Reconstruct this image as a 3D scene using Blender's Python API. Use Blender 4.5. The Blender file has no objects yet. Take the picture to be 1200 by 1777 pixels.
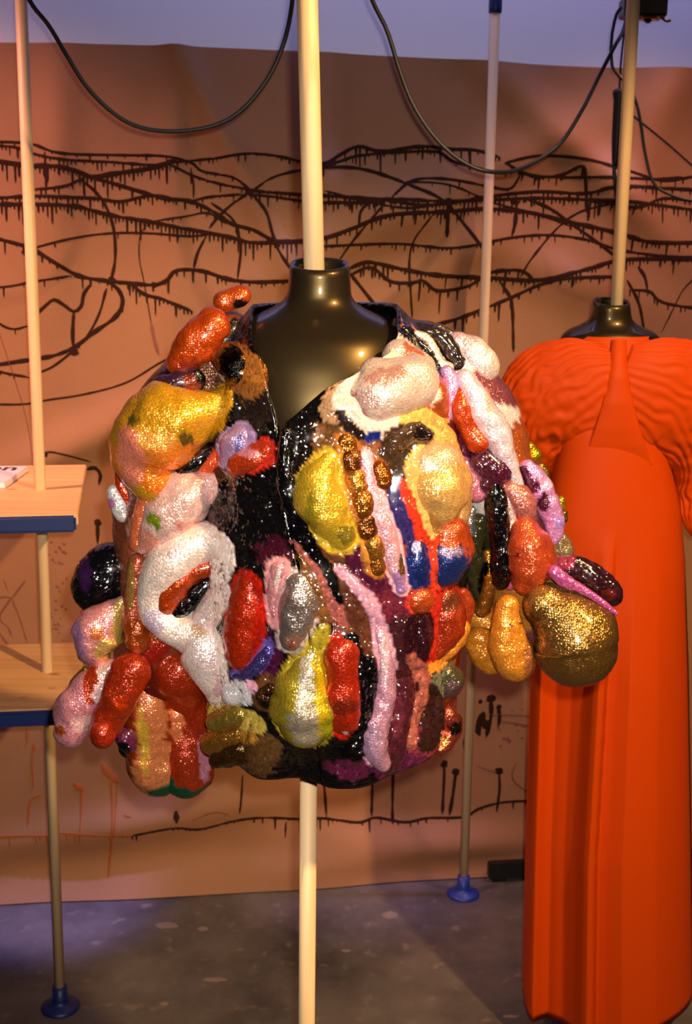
import bpy, bmesh, math, random
import numpy as np
from mathutils import Vector, Matrix, noise

random.seed(7)
S = bpy.context.scene
COL = S.collection
PI = math.pi

# ------------------------------------------------------------------ camera
EYE = Vector((0.0, 0.0, 1.75))
FPX, CX, CY = 2200.0, 600.0, 888.5
PITCH = math.atan(0.22)
ROLL = 0.0137
fwd = Vector((0, math.cos(PITCH), -math.sin(PITCH)))
r0 = Vector((1, 0, 0)); u0 = r0.cross(fwd)
right = math.cos(ROLL) * r0 + math.sin(ROLL) * u0
up = -math.sin(ROLL) * r0 + math.cos(ROLL) * u0
cam = bpy.data.cameras.new('camera')
cam_o = bpy.data.objects.new('camera', cam); COL.objects.link(cam_o)
M = Matrix((right, up, -fwd)).transposed().to_4x4(); M.translation = EYE
cam_o.matrix_world = M
cam.sensor_fit = 'VERTICAL'; cam.sensor_height = 36.0; cam.lens = FPX / 1777.0 * 36.0
cam.clip_start = 0.02
cam.dof.use_dof = True; cam.dof.focus_distance = 1.5; cam.dof.aperture_fstop = 12.0
S.camera = cam_o

# ------------------------------------------------------------------ world, lights, exposure
w = bpy.data.worlds.new('World'); S.world = w; w.use_nodes = True
w.node_tree.nodes['Background'].inputs[0].default_value = (0.55, 0.44, 0.42, 1)
w.node_tree.nodes['Background'].inputs[1].default_value = 0.028
S.view_settings.view_transform = 'Standard'; S.view_settings.look = 'None'
S.view_settings.exposure = -0.12; S.view_settings.gamma = 1.0
S.view_settings.use_curve_mapping = False

def lamp(name, kind, loc, aim, energy, color, **kw):
    l = bpy.data.lights.new(name, kind); l.energy = energy; l.color = color
    for k, v in kw.items(): setattr(l, k, v)
    o = bpy.data.objects.new(name, l); COL.objects.link(o); o.location = loc
    d = Vector(aim) - Vector(loc); o.rotation_euler = d.to_track_quat('-Z', 'Y').to_euler()
    return o
# the camera's own flash, just right of and above the lens
lamp('camera_flash', 'SPOT', EYE + right * 0.026 + up * 0.040, EYE + fwd * 2 - Vector((0, 0, 0.16)), 165, (1.0, 0.89, 0.78),
     spot_size=math.radians(66), spot_blend=1.0, shadow_soft_size=0.012)
# gallery lamps
lamp('warm_spotlight', 'SPOT', (1.30, 0.45, 2.95), (0.24, 1.9, 0.95), 460, (1.0, 0.62, 0.27),
     spot_size=math.radians(62), spot_blend=0.35, shadow_soft_size=0.05)
lamp('pink_spotlight', 'SPOT', (-1.5, 2.15, 2.9), (-0.75, 3.2, 0.75), 270, (1.0, 0.46, 0.38),
     spot_size=math.radians(66), spot_blend=1.0, shadow_soft_size=0.10)
lamp('rose_spotlight', 'SPOT', (1.1, 2.6, 2.9), (0.42, 3.6, 0.7), 115, (1.0, 0.48, 0.34),
     spot_size=math.radians(46), spot_blend=1.0, shadow_soft_size=0.10)
lamp('violet_wall_washer', 'AREA', (0.1, 2.95, 2.85), (0.1, 3.5, 2.35), 11, (0.50, 0.47, 1.0),
     shape='RECTANGLE', size=3.2, size_y=0.2)
lamp('violet_floor_spot', 'SPOT', (0.35, 3.06, 2.95), (-0.78, 3.06, 0.0), 650, (0.30, 0.28, 1.0),
     spot_size=math.radians(12.5), spot_blend=0.8, shadow_soft_size=0.05)
lamp('violet_floor_spot', 'SPOT', (1.0, 3.16, 2.95), (0.08, 3.20, 0.0), 170, (0.34, 0.30, 1.0),
     spot_size=math.radians(14), spot_blend=0.9, shadow_soft_size=0.05)

# ------------------------------------------------------------------ helpers
def ray(px, py):
    return (fwd * FPX + right * (px - CX) - up * (py - CY)).normalized()
def at(px, py, Y=None, Z=None):
    """world point seen at photo pixel px,py lying on the plane y=Y (or z=Z)"""
    d = ray(px, py)
    t = (Y - EYE.y) / d.y if Y is not None else (Z - EYE.z) / d.z
    return EYE + d * t
def mpp(px, py, Y):
    """metres per photo pixel for a thing standing at distance Y"""
    p = at(px, py, Y) - EYE
    return p.dot(fwd) / FPX

def s2l(c):
    out = []
    for v in c[:3]:
        v = v / 255.0
        out.append(v / 12.92 if v <= 0.04045 else ((v + 0.055) / 1.055) ** 2.4)
    return tuple(out)

def link(name, me, mat=None, parent=None):
    o = bpy.data.objects.new(name, me); COL.objects.link(o)
    if mat: me.materials.append(mat)
    if parent is not None: o.parent = parent; o.matrix_parent_inverse = parent.matrix_world.inverted()
    return o
def mesh(name, V, F, mat=None, parent=None, smooth=True):
    me = bpy.data.meshes.new(name)
    me.from_pydata([tuple(v) for v in V], [], [tuple(f) for f in F]); me.update()
    if smooth: me.polygons.foreach_set('use_smooth', [True] * len(me.polygons))
    return link(name, me, mat, parent)
def empty(name, loc, label=None, cat=None, group=None):
    o = bpy.data.objects.new(name, None); COL.objects.link(o)
    o.location = loc; o.empty_display_size = 0.05
    bpy.context.view_layer.update()
    if label: tag(o, label, cat, group)
    return o
def tag(o, label, cat=None, group=None):
    o['label'] = label
    if cat: o['category'] = cat
    if group: o['group'] = group
    return o
def recalc(o):
    bm = bmesh.new(); bm.from_mesh(o.data); bmesh.ops.recalc_face_normals(bm, faces=bm.faces[:]); bm.to_mesh(o.data); bm.free()
    return o
def box(name, lo, hi, mat, parent=None, bevel=0.0, seg=2):
    bm = bmesh.new()
    bmesh.ops.create_cube(bm, size=1.0)
    for v in bm.verts:
        v.co = Vector([(lo[i] + hi[i]) / 2 + v.co[i] * (hi[i] - lo[i]) for i in range(3)])
    if bevel: bmesh.ops.bevel(bm, geom=bm.edges[:], offset=bevel, segments=seg, affect='EDGES', profile=0.5)
    me = bpy.data.meshes.new(name); bm.to_mesh(me); bm.free()
    return link(name, me, mat, parent)
def catmull(pts, n):
    """resample a list of equal-length tuples with a Catmull-Rom spline"""
    P = np.array(pts, float)
    if len(P) == 2: 
        t = np.linspace(0, 1, n)[:, None]; return P[0] * (1 - t) + P[1] * t
    Q = np.vstack([2 * P[0] - P[1], P, 2 * P[-1] - P[-2]])
    seg = np.linalg.norm(np.diff(P[:, :2], axis=0), axis=1) + 1e-6
    cum = np.concatenate([[0], np.cumsum(seg)]); cum /= cum[-1]
    out = []
    for s in np.linspace(0, 1, n):
        i = min(int(np.searchsorted(cum, s, 'right') - 1), len(P) - 2)
        t = (s - cum[i]) / (cum[i + 1] - cum[i])
        a, b, c, d = Q[i], Q[i + 1], Q[i + 2], Q[i + 3]
        out.append(0.5 * (2 * b + (c - a) * t + (2 * a - 5 * b + 4 * c - d) * t * t + (3 * b - a - 3 * c + d) * t ** 3))
    return np.array(out)
def tube(name, pts, r, mat, parent=None, n=None, seg=8, cap=True):
    """round cable or rod through 3-D points"""
    P = catmull([tuple(p) for p in pts], n or max(2, len(pts) * 8)) if len(pts) > 2 else np.array([tuple(p) for p in pts], float)
    V, F = [], []
    N = Vector((0, -1, 0.01))
    for i, p in enumerate(P):
        t = Vector(P[min(i + 1, len(P) - 1)] - P[max(i - 1, 0)]).normalized()
        if abs(t.dot(N.normalized())) > 0.95: N = Vector((1, 0, 0))
        b = t.cross(N).normalized(); nn = b.cross(t)
        for k in range(seg):
            a = 2 * PI * k / seg
            V.append(Vector(p) + (b * math.cos(a) + nn * math.sin(a)) * r)
    for i in range(len(P) - 1):
        for k in range(seg):
            F.append((i * seg + k, i * seg + (k + 1) % seg, (i + 1) * seg + (k + 1) % seg, (i + 1) * seg + k))
    if cap:
        F.append(tuple(range(seg))[::-1]); F.append(tuple((len(P) - 1) * seg + k for k in range(seg)))
    return recalc(mesh(name, V, F, mat, parent))
def rod(name, a, b, r, mat, parent=None, seg=24):
    return tube(name, [a, b], r, mat, parent, seg=seg)
def lathe(name, prof, loc, mat, parent=None, seg=40, close=True):
    V, F = [], []
    for r, z in prof:
        for k in range(seg):
            a = 2 * PI * k / seg; V.append((loc[0] + r * math.cos(a), loc[1] + r * math.sin(a), loc[2] + z))
    n = len(prof)
    for i in range(n - 1):
        for k in range(seg):
            F.append((i * seg + k, i * seg + (k + 1) % seg, (i + 1) * seg + (k + 1) % seg, (i + 1) * seg + k))
    if close:
        F.append(tuple(range(seg))[::-1]); F.append(tuple((n - 1) * seg + k for k in range(seg)))
    return recalc(mesh(name, V, F, mat, parent))

# ------------------------------------------------------------------ materials
def newmat(name):
    m = bpy.data.materials.new(name); m.use_nodes = True
    nt = m.node_tree; return m, nt, nt.nodes['Principled BSDF']
def N(nt, typ, **kw):
    n = nt.nodes.new(typ)
    for k, v in kw.items(): setattr(n, k, v)
    return n
def plain(name, rgb, rough=0.5, metal=0.0, bump=0.0, bscale=60, var=0.0, spec=0.5):
    m, nt, b = newmat(name)
    c = s2l(rgb)
    b.inputs['Base Color'].default_value = (*c, 1); b.inputs['Roughness'].default_value = rough
    b.inputs['Metallic'].default_value = metal; b.inputs['Specular IOR Level'].default_value = spec
    tc = N(nt, 'ShaderNodeTexCoord'); nz = N(nt, 'ShaderNodeTexNoise'); nz.inputs['Scale'].default_value = bscale; nz.inputs['Detail'].default_value = 6
    nt.links.new(tc.outputs['Object'], nz.inputs['Vector'])
    if var:
        mx = N(nt, 'ShaderNodeMix', data_type='RGBA')
        mx.inputs[6].default_value = (*[v * (1 - var) for v in c], 1); mx.inputs[7].default_value = (*[min(1, v * (1 + var)) for v in c], 1)
        nt.links.new(nz.outputs['Fac'], mx.inputs[0]); nt.links.new(mx.outputs[2], b.inputs['Base Color'])
    if bump:
        bp = N(nt, 'ShaderNodeBump'); bp.inputs['Strength'].default_value = bump; bp.inputs['Distance'].default_value = 0.004
        nt.links.new(nz.outputs['Fac'], bp.inputs['Height']); nt.links.new(bp.outputs[0], b.inputs['Normal'])
    return m
def wood(name, rgb, axis='Z', rough=0.55, knots=False):
    m, nt, b = newmat(name)
    c = s2l(rgb)
    tc = N(nt, 'ShaderNodeTexCoord'); mp = N(nt, 'ShaderNodeMapping')
    sc = [55, 55, 55]; sc['XYZ'.index(axis)] = 2.0
    mp.inputs['Scale'].default_value = sc
    nz = N(nt, 'ShaderNodeTexNoise'); nz.inputs['Scale'].default_value = 1.0; nz.inputs['Detail'].default_value = 5; nz.inputs['Distortion'].default_value = 0.6
    cr = N(nt, 'ShaderNodeValToRGB')
    cr.color_ramp.elements[0].position = 0.3; cr.color_ramp.elements[0].color = (c[0] * .78, c[1] * .70, c[2] * .58, 1)
    cr.color_ramp.elements[1].position = 0.7; cr.color_ramp.elements[1].color = (*c, 1)
    nt.links.new(tc.outputs['Object'], mp.inputs[0]); nt.links.new(mp.outputs[0], nz.inputs['Vector'])
    nt.links.new(nz.outputs['Fac'], cr.inputs[0])
    out = cr.outputs[0]
    if knots:
        mp2 = N(nt, 'ShaderNodeMapping'); mp2.inputs['Scale'].default_value = (7, 11, 11)
        vo = N(nt, 'ShaderNodeTexVoronoi'); vo.inputs['Scale'].default_value = 1.0
        cr2 = N(nt, 'ShaderNodeValToRGB'); cr2.color_ramp.elements[0].position = 0.05; cr2.color_ramp.elements[0].color = (1, 1, 1, 1)
        cr2.color_ramp.elements[1].position = 0.12; cr2.color_ramp.elements[1].color = (0, 0, 0, 1)
        mx = N(nt, 'ShaderNodeMix', data_type='RGBA'); mx.inputs[7].default_value = (c[0] * .45, c[1] * .3, c[2] * .2, 1)
        nt.links.new(tc.outputs['Object'], mp2.inputs[0]); nt.links.new(mp2.outputs[0], vo.inputs['Vector'])
        nt.links.new(vo.outputs['Distance'], cr2.inputs[0]); nt.links.new(cr2.outputs[0], mx.inputs[0])
        nt.links.new(out, mx.inputs[6]); out = mx.outputs[2]
    nt.links.new(out, b.inputs['Base Color']); b.inputs['Roughness'].default_value = rough
    return m
def sequin(name, scale, tilt, metal, rough, coat=0.0, spec=0.5):
    """small overlapping discs: each cell is tilted a little on its own and domed; colour comes from the sewn pattern"""
    m, nt, b = newmat(name)
    at_ = N(nt, 'ShaderNodeAttribute', attribute_name='pattern')
    tc = N(nt, 'ShaderNodeTexCoord')
    vo = N(nt, 'ShaderNodeTexVoronoi'); vo.inputs['Scale'].default_value = scale; vo.inputs['Randomness'].default_value = 1.0
    nt.links.new(tc.outputs['Object'], vo.inputs['Vector'])
    geo = N(nt, 'ShaderNodeNewGeometry')
    sub = N(nt, 'ShaderNodeVectorMath', operation='SUBTRACT'); sub.inputs[1].default_value = (.5, .5, .5)
    mul = N(nt, 'ShaderNodeVectorMath', operation='SCALE'); mul.inputs['Scale'].default_value = tilt
    add = N(nt, 'ShaderNodeVectorMath', operation='ADD'); nrm = N(nt, 'ShaderNodeVectorMath', operation='NORMALIZE')
    nt.links.new(vo.outputs['Color'], sub.inputs[0]); nt.links.new(sub.outputs[0], mul.inputs[0])
    bp = N(nt, 'ShaderNodeBump'); bp.invert = True; bp.inputs['Strength'].default_value = 0.45; bp.inputs['Distance'].default_value = 0.0018
    nt.links.new(vo.outputs['Distance'], bp.inputs['Height'])
    nt.links.new(bp.outputs[0], add.inputs[0]); nt.links.new(mul.outputs[0], add.inputs[1])
    nt.links.new(add.outputs[0], nrm.inputs[0]); nt.links.new(nrm.outputs[0], b.inputs['Normal'])
    # each disc slightly different in tone, dark thread between the discs
    sep = N(nt, 'ShaderNodeSeparateColor'); nt.links.new(vo.outputs['Color'], sep.inputs[0])
    mr = N(nt, 'ShaderNodeMapRange'); mr.inputs['To Min'].default_value = 0.82; mr.inputs['To Max'].default_value = 1.14
    nt.links.new(sep.outputs[1], mr.inputs['Value'])
    sc = N(nt, 'ShaderNodeVectorMath', operation='SCALE')
    nt.links.new(at_.outputs['Color'], sc.inputs[0]); nt.links.new(mr.outputs[0], sc.inputs['Scale'])
    nt.links.new(sc.outputs[0], b.inputs['Base Color'])
    b.inputs['Metallic'].default_value = metal; b.inputs['Roughness'].default_value = rough
    b.inputs['Specular IOR Level'].default_value = spec; b.inputs['Coat Weight'].default_value = coat; b.inputs['Coat Roughness'].default_value = 0.15
    return m

m_wall = plain('white_wall_paint', (225, 222, 226), 0.8, bump=0.05, bscale=80)
m_wood_pole = wood('pale_beech', (230, 198, 154), 'Z', 0.5)
m_shelf = wood('pine_board', (226, 176, 122), 'X', 0.55, knots=True)
m_navy = plain('navy_enamel', (14, 34, 92), 0.45)
m_blue = plain('blue_plastic', (24, 52, 130), 0.45)
m_black = plain('black_rubber', (16, 14, 14), 0.5)
m_ink = plain('dark_brown_paint', (46, 24, 16), 0.9, spec=0.1, var=0.25, bscale=30)
m_ink_pale = plain('thin_brown_paint', (118, 66, 46), 0.75, var=0.25, bscale=30)
m_ink_or = plain('rust_orange_paint', (138, 68, 22), 0.7, var=0.2, bscale=25)
m_lamp = plain('black_lamp_enamel', (14, 13, 14), 0.35)
m_brass = plain('brass', (214, 150, 60), 0.25, 1.0)
m_card = plain('white_acrylic', (228, 220, 226), 0.25)
m_print = plain('black_print', (22, 14, 18), 0.6)

def m_lacquer():
    m, nt, b = newmat('black_lacquer_warm_tint')
    b.inputs['Base Color'].default_value = (0.010, 0.007, 0.004, 1); b.inputs['Roughness'].default_value = 0.36
    b.inputs['Specular IOR Level'].default_value = 0.42; b.inputs['Specular Tint'].default_value = (1.0, 0.70, 0.28, 1)  # gold tint puts the warm lamp's glow into the sheen of black lacquer
    b.inputs['Coat Weight'].default_value = 0.5; b.inputs['Coat Roughness'].default_value = 0.08
    return m
m_bust = m_lacquer()

def m_paper_():
    m, nt, b = newmat('kraft_paper')
    tc = N(nt, 'ShaderNodeTexCoord')
    a = N(nt, 'ShaderNodeTexNoise'); a.inputs['Scale'].default_value = 1.6; a.inputs['Detail'].default_value = 4
    f = N(nt, 'ShaderNodeTexNoise'); f.inputs['Scale'].default_value = 300; f.inputs['Detail'].default_value = 3
    cr = N(nt, 'ShaderNodeValToRGB')
    cr.color_ramp.elements[0].position = 0.35; cr.color_ramp.elements[0].color = (*s2l((138, 94, 60)), 1)
    cr.color_ramp.elements[1].position = 0.65; cr.color_ramp.elements[1].color = (*s2l((162, 110, 74)), 1)
    nt.links.new(tc.outputs['Object'], a.inputs['Vector']); nt.links.new(tc.outputs['Object'], f.inputs['Vector'])
    nt.links.new(a.outputs['Fac'], cr.inputs[0])
    mx = N(nt, 'ShaderNodeMix', data_type='RGBA', blend_type='MULTIPLY'); mx.inputs[0].default_value = 0.25
    nt.links.new(cr.outputs[0], mx.inputs[6]); nt.links.new(f.outputs['Fac'], mx.inputs[7]); nt.links.new(mx.outputs[2], b.inputs['Base Color'])
    bp = N(nt, 'ShaderNodeBump'); bp.inputs['Strength'].default_value = 0.1; bp.inputs['Distance'].default_value = 0.002
    nt.links.new(f.outputs['Fac'], bp.inputs['Height']); nt.links.new(bp.outputs[0], b.inputs['Normal'])
    b.inputs['Roughness'].default_value = 0.7
    return m
m_paper = m_paper_()

def m_floor_():
    m, nt, b = newmat('worn_concrete')
    tc = N(nt, 'ShaderNodeTexCoord')
    a = N(nt, 'ShaderNodeTexNoise'); a.inputs['Scale'].default_value = 3.0; a.inputs['Detail'].default_value = 8; a.inputs['Roughness'].default_value = 0.65
    s = N(nt, 'ShaderNodeTexNoise'); s.inputs['Scale'].default_value = 22; s.inputs['Detail'].default_value = 6
    cr = N(nt, 'ShaderNodeValToRGB')
    cr.color_ramp.elements[0].position = 0.3; cr.color_ramp.elements[0].color = (*s2l((50, 47, 45)), 1)
    cr.color_ramp.elements[1].position = 0.72; cr.color_ramp.elements[1].color = (*s2l((106, 97, 89)), 1)
    cr2 = N(nt, 'ShaderNodeValToRGB')
    cr2.color_ramp.elements[0].position = 0.60; cr2.color_ramp.elements[0].color = (0, 0, 0, 1)
    cr2.color_ramp.elements[1].position = 0.78; cr2.color_ramp.elements[1].color = (1, 1, 1, 1)
    nt.links.new(tc.outputs['Object'], a.inputs['Vector']); nt.links.new(tc.outputs['Object'], s.inputs['Vector'])
    nt.links.new(a.outputs['Fac'], cr.inputs[0]); nt.links.new(s.outputs['Fac'], cr2.inputs[0])
    mx = N(nt, 'ShaderNodeMix', data_type='RGBA'); mx.inputs[7].default_value = (*s2l((146, 128, 115)), 1)
    mm = N(nt, 'ShaderNodeMath', operation='MULTIPLY'); mm.inputs[1].default_value = 0.5
    nt.links.new(cr2.outputs[0], mm.inputs[0]); nt.links.new(mm.outputs[0], mx.inputs[0])
    nt.links.new(cr.outputs[0], mx.inputs[6]); nt.links.new(mx.outputs[2], b.inputs['Base Color'])
    bp = N(nt, 'ShaderNodeBump'); bp.inputs['Strength'].default_value = 0.15; bp.inputs['Distance'].default_value = 0.003
    nt.links.new(s.outputs['Fac'], bp.inputs['Height']); nt.links.new(bp.outputs[0], b.inputs['Normal'])
    b.inputs['Roughness'].default_value = 0.62
    return m
m_floor = m_floor_()

def m_gown_(name, wave):
    m, nt, b = newmat(name)
    b.inputs['Base Color'].default_value = (*s2l((184, 60, 2)), 1); b.inputs['Roughness'].default_value = 0.55
    b.inputs['Specular IOR Level'].default_value = 0.12
    tc = N(nt, 'ShaderNodeTexCoord')
    nz = N(nt, 'ShaderNodeTexNoise'); nz.inputs['Scale'].default_value = 700
    bp = N(nt, 'ShaderNodeBump'); bp.inputs['Strength'].default_value = 0.06; bp.inputs['Distance'].default_value = 0.001
    nt.links.new(tc.outputs['Object'], nz.inputs['Vector']); nt.links.new(nz.outputs['Fac'], bp.inputs['Height'])
    nt.links.new(bp.outputs[0], b.inputs['Normal'])
    return m
m_gown = m_gown_('orange_red_crepe', False)

m_seq = sequin('sequin_cloth', 330, 0.34, 0.48, 0.30, coat=0.5)
m_gold = sequin('metallic_sequin_cloth', 330, 0.38, 0.85, 0.30, coat=0.25)
m_bead = sequin('glossy_bead_cloth', 210, 0.75, 0.0, 0.14, coat=0.5, spec=0.6)

# ------------------------------------------------------------------ room: floor and wall
A = at(0, 1552, Z=0.0); B = at(850, 1504, Z=0.0)
wdir = (B - A); wdir.z = 0; wdir.normalize()
wnor = Vector((wdir.y, -wdir.x, 0))                      # towards the camera
if wnor.y > 0: wnor = -wnor
def on_wall(px, py, off=0.0):
    """point on the hung paper's plane (moved off towards the room)"""
    d = ray(px, py); t = ((A + wnor * off) - EYE).dot(wnor) / d.dot(wnor)
    return EYE + d * t
def uv_of(p): return (p - A).dot(wdir), p.z
def wall_pt(u, z, off=0.0): return A + wdir * u + Vector((0, 0, z - A.z)) + wnor * off

def quad_slab(name, P, thick, mat):
    V = [*P, *[p + thick for p in P]]
    o = mesh(name, V, [(0, 1, 2, 3), (7, 6, 5, 4), (0, 4, 5, 1), (1, 5, 6, 2), (2, 6, 7, 3), (3, 7, 4, 0)], mat, smooth=False)
    return recalc(o)
fl = quad_slab('floor', [Vector((-4, -1.5, 0)), Vector((4.5, -1.5, 0)), Vector((4.5, 6, 0)), Vector((-4, 6, 0))], Vector((0, 0, -.1)), m_floor); fl['kind'] = 'structure'
wl = quad_slab('wall_back', [wall_pt(-3, 0, -.05), wall_pt(5, 0, -.05), wall_pt(5, 3.4, -.05), wall_pt(-3, 3.4, -.05)], -wnor * .12, m_wall); wl['kind'] = 'structure'

def floor_mark(px, py, rx, ry):
    c = at(px, py, Z=0.0); k = (at(px + 1, py, Z=0.0) - c).length; kd = (at(px, py + 1, Z=0.0) - c).length; n = 18
    V = [(c.x, c.y, .0015)]
    for i in range(n):
        a_ = 2 * PI * i / n; q = random.uniform(.8, 1.12); V.append((c.x + q * rx * k * math.cos(a_), c.y + q * ry * kd * math.sin(a_), .0004))
    mesh('floor_mark', V, [(0, 1 + i, 1 + (i + 1) % n) for i in range(n)], m_mark, fl)
m_mark = plain('pale_floor_stain', (118, 104, 93), 0.8, var=.2, bscale=50)
for mk in [(288, 1606, 22, 6), (676, 1588, 15, 7), (372, 1700, 22, 4), (352, 1612, 10, 4), (885, 1764, 16, 3), (600, 1650, 9, 3), (285, 1742, 8, 4)]: floor_mark(*mk)

# ------------------------------------------------------------------ kraft paper drawing
uL, uR = uv_of(on_wall(0, 800))[0] - 0.9, uv_of(on_wall(1200, 800))[0] + 0.9
pL, pM, pR = on_wall(0, 79), on_wall(600, 93), on_wall(1200, 121)
topc = np.polyfit([uv_of(p)[0] for p in (pL, pM, pR)], [p.z for p in (pL, pM, pR)], 1)
def paper_off(u, z):
    o = 0.016 * noise.noise(Vector((u * 1.3, z * 1.1, 3))) + 0.012 * noise.noise(Vector((u * 3, z * 2.2, 7)))
    for (pu, pz, ang, wd, am) in CREASES:
        d = (u - pu) * math.sin(ang) - (z - pz) * math.cos(ang)
        l = (u - pu) * math.cos(ang) + (z - pz) * math.sin(ang)
        o += 2.2 * am * math.exp(-(d / wd) ** 2) * math.exp(-(l / 0.45) ** 2)
    if z < 0.12: o += 0.05 * ((0.12 - z) / 0.12) ** 2
    return o
CREASES = []
for (px, py, ang, wd, am) in [(150, 760, 25, .05, .016), (340, 150, -62, .03, .014), (300, 200, 90, .03, .008), (780, 330, 25, .06, .016), (830, 420, -20, .07, .014),
                              (640, 540, 32, .05, .012), (960, 230, -40, .05, .016), (1150, 140, 70, .08, .02), (560, 250, 90, .06, .01), (600, 1480, 3, .05, .014), (250, 1420, 8, .05, .012),
                              (760, 1450, -4, .04, .01), (100, 300, 86, .05, .01)]:
    u, z = uv_of(on_wall(px, py)); CREASES.append((u, z, math.radians(ang), wd, am))
paper = empty('paper_backdrop', wall_pt((uL + uR) / 2, 0.0), 'brown kraft paper backdrop with dripping dark line drawing, hung on the white wall', 'backdrop')
nu, nz_ = 200, 110
V, F = [], []
for side in (0, 1):
    for j in range(nz_ + 1):
        for i in range(nu + 1):
            u = uL + (uR - uL) * i / nu
            zt = topc[0] * u + topc[1] + 0.006 * math.sin(u * 3.0) ; z = 0.004 + (zt - 0.004) * j / nz_
            V.append(wall_pt(u, z, 0.016 + paper_off(u, z) - side * 0.0008))
n1 = (nu + 1) * (nz_ + 1)
for j in range(nz_):
    for i in range(nu):
        a = j * (nu + 1) + i; q = (a, a + 1, a + nu + 2, a + nu + 1)
        F.append(q); F.append(tuple(n1 + k for k in q[::-1]))
mesh('paper_sheet', V, F, m_paper, paper)
# -- painted lines: thin raised paint, each line its own piece, drips included
def stroke(pts, wpx, mat=None, drips=0, dlen=12, name='painted_line'):
    mat = mat or m_ink
    P = catmull([(x, y) for x, y in pts], max(3, int(sum(math.hypot(pts[i + 1][0] - pts[i][0], pts[i + 1][1] - pts[i][1]) for i in range(len(pts) - 1)) / 7)))
    UV = []
    for x, y in P:
        UV.append(np.array(uv_of(on_wall(x, y))))
    UV = np.array(UV); k = (on_wall(P[0][0] + 1, P[0][1]) - on_wall(P[0][0], P[0][1])).length
    V, F = [], []
    def add(u, z, o): V.append(wall_pt(u, z, 0.016 + paper_off(u, z) + o)); return len(V) - 1
    def rib(C, W):
        prev = None
        for i, (c, wd) in enumerate(zip(C, W)):
            t = C[min(i + 1, len(C) - 1)] - C[max(i - 1, 0)]; t = t / (np.linalg.norm(t) + 1e-9); nn = np.array([-t[1], t[0]])
            a, b = c + nn * wd / 2, c - nn * wd / 2
            ids = (add(a[0], a[1], .0006), add(c[0], c[1], .0022), add(b[0], b[1], .0006))
            if prev: F.append((prev[0], prev[1], ids[1], ids[0])); F.append((prev[1], prev[2], ids[2], ids[1]))
            prev = ids
    rw = [wpx * 1.65 * k * (0.75 + 0.45 * noise.noise(Vector((i * .35, pts[0][0], pts[0][1])))) for i in range(len(UV))]
    rw[0] *= .4; rw[-1] *= .3
    rib(UV, rw)
    L = np.linalg.norm(UV[-1] - UV[0]) / k
    i = 0.0
    while drips and i < len(UV):
        c = UV[int(i)]; dl = dlen * k * random.choice([.4, .5, .6, .7, .9, 1.1, 1.6, 2.2]) * random.uniform(.7, 1.1)
        wd = min(wpx, 5) * k * random.uniform(.7, 1.15)
        D = [np.array([c[0], c[1] - dl * t]) for t in (0, .35, .8, 1.0)]
        rib(D, [wd * 1.3, wd * .85, wd * .7, wd * .3])
        i += random.uniform(.3, 1.15) / drips
    return recalc(mesh(name, V, F, mat, paper))

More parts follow.
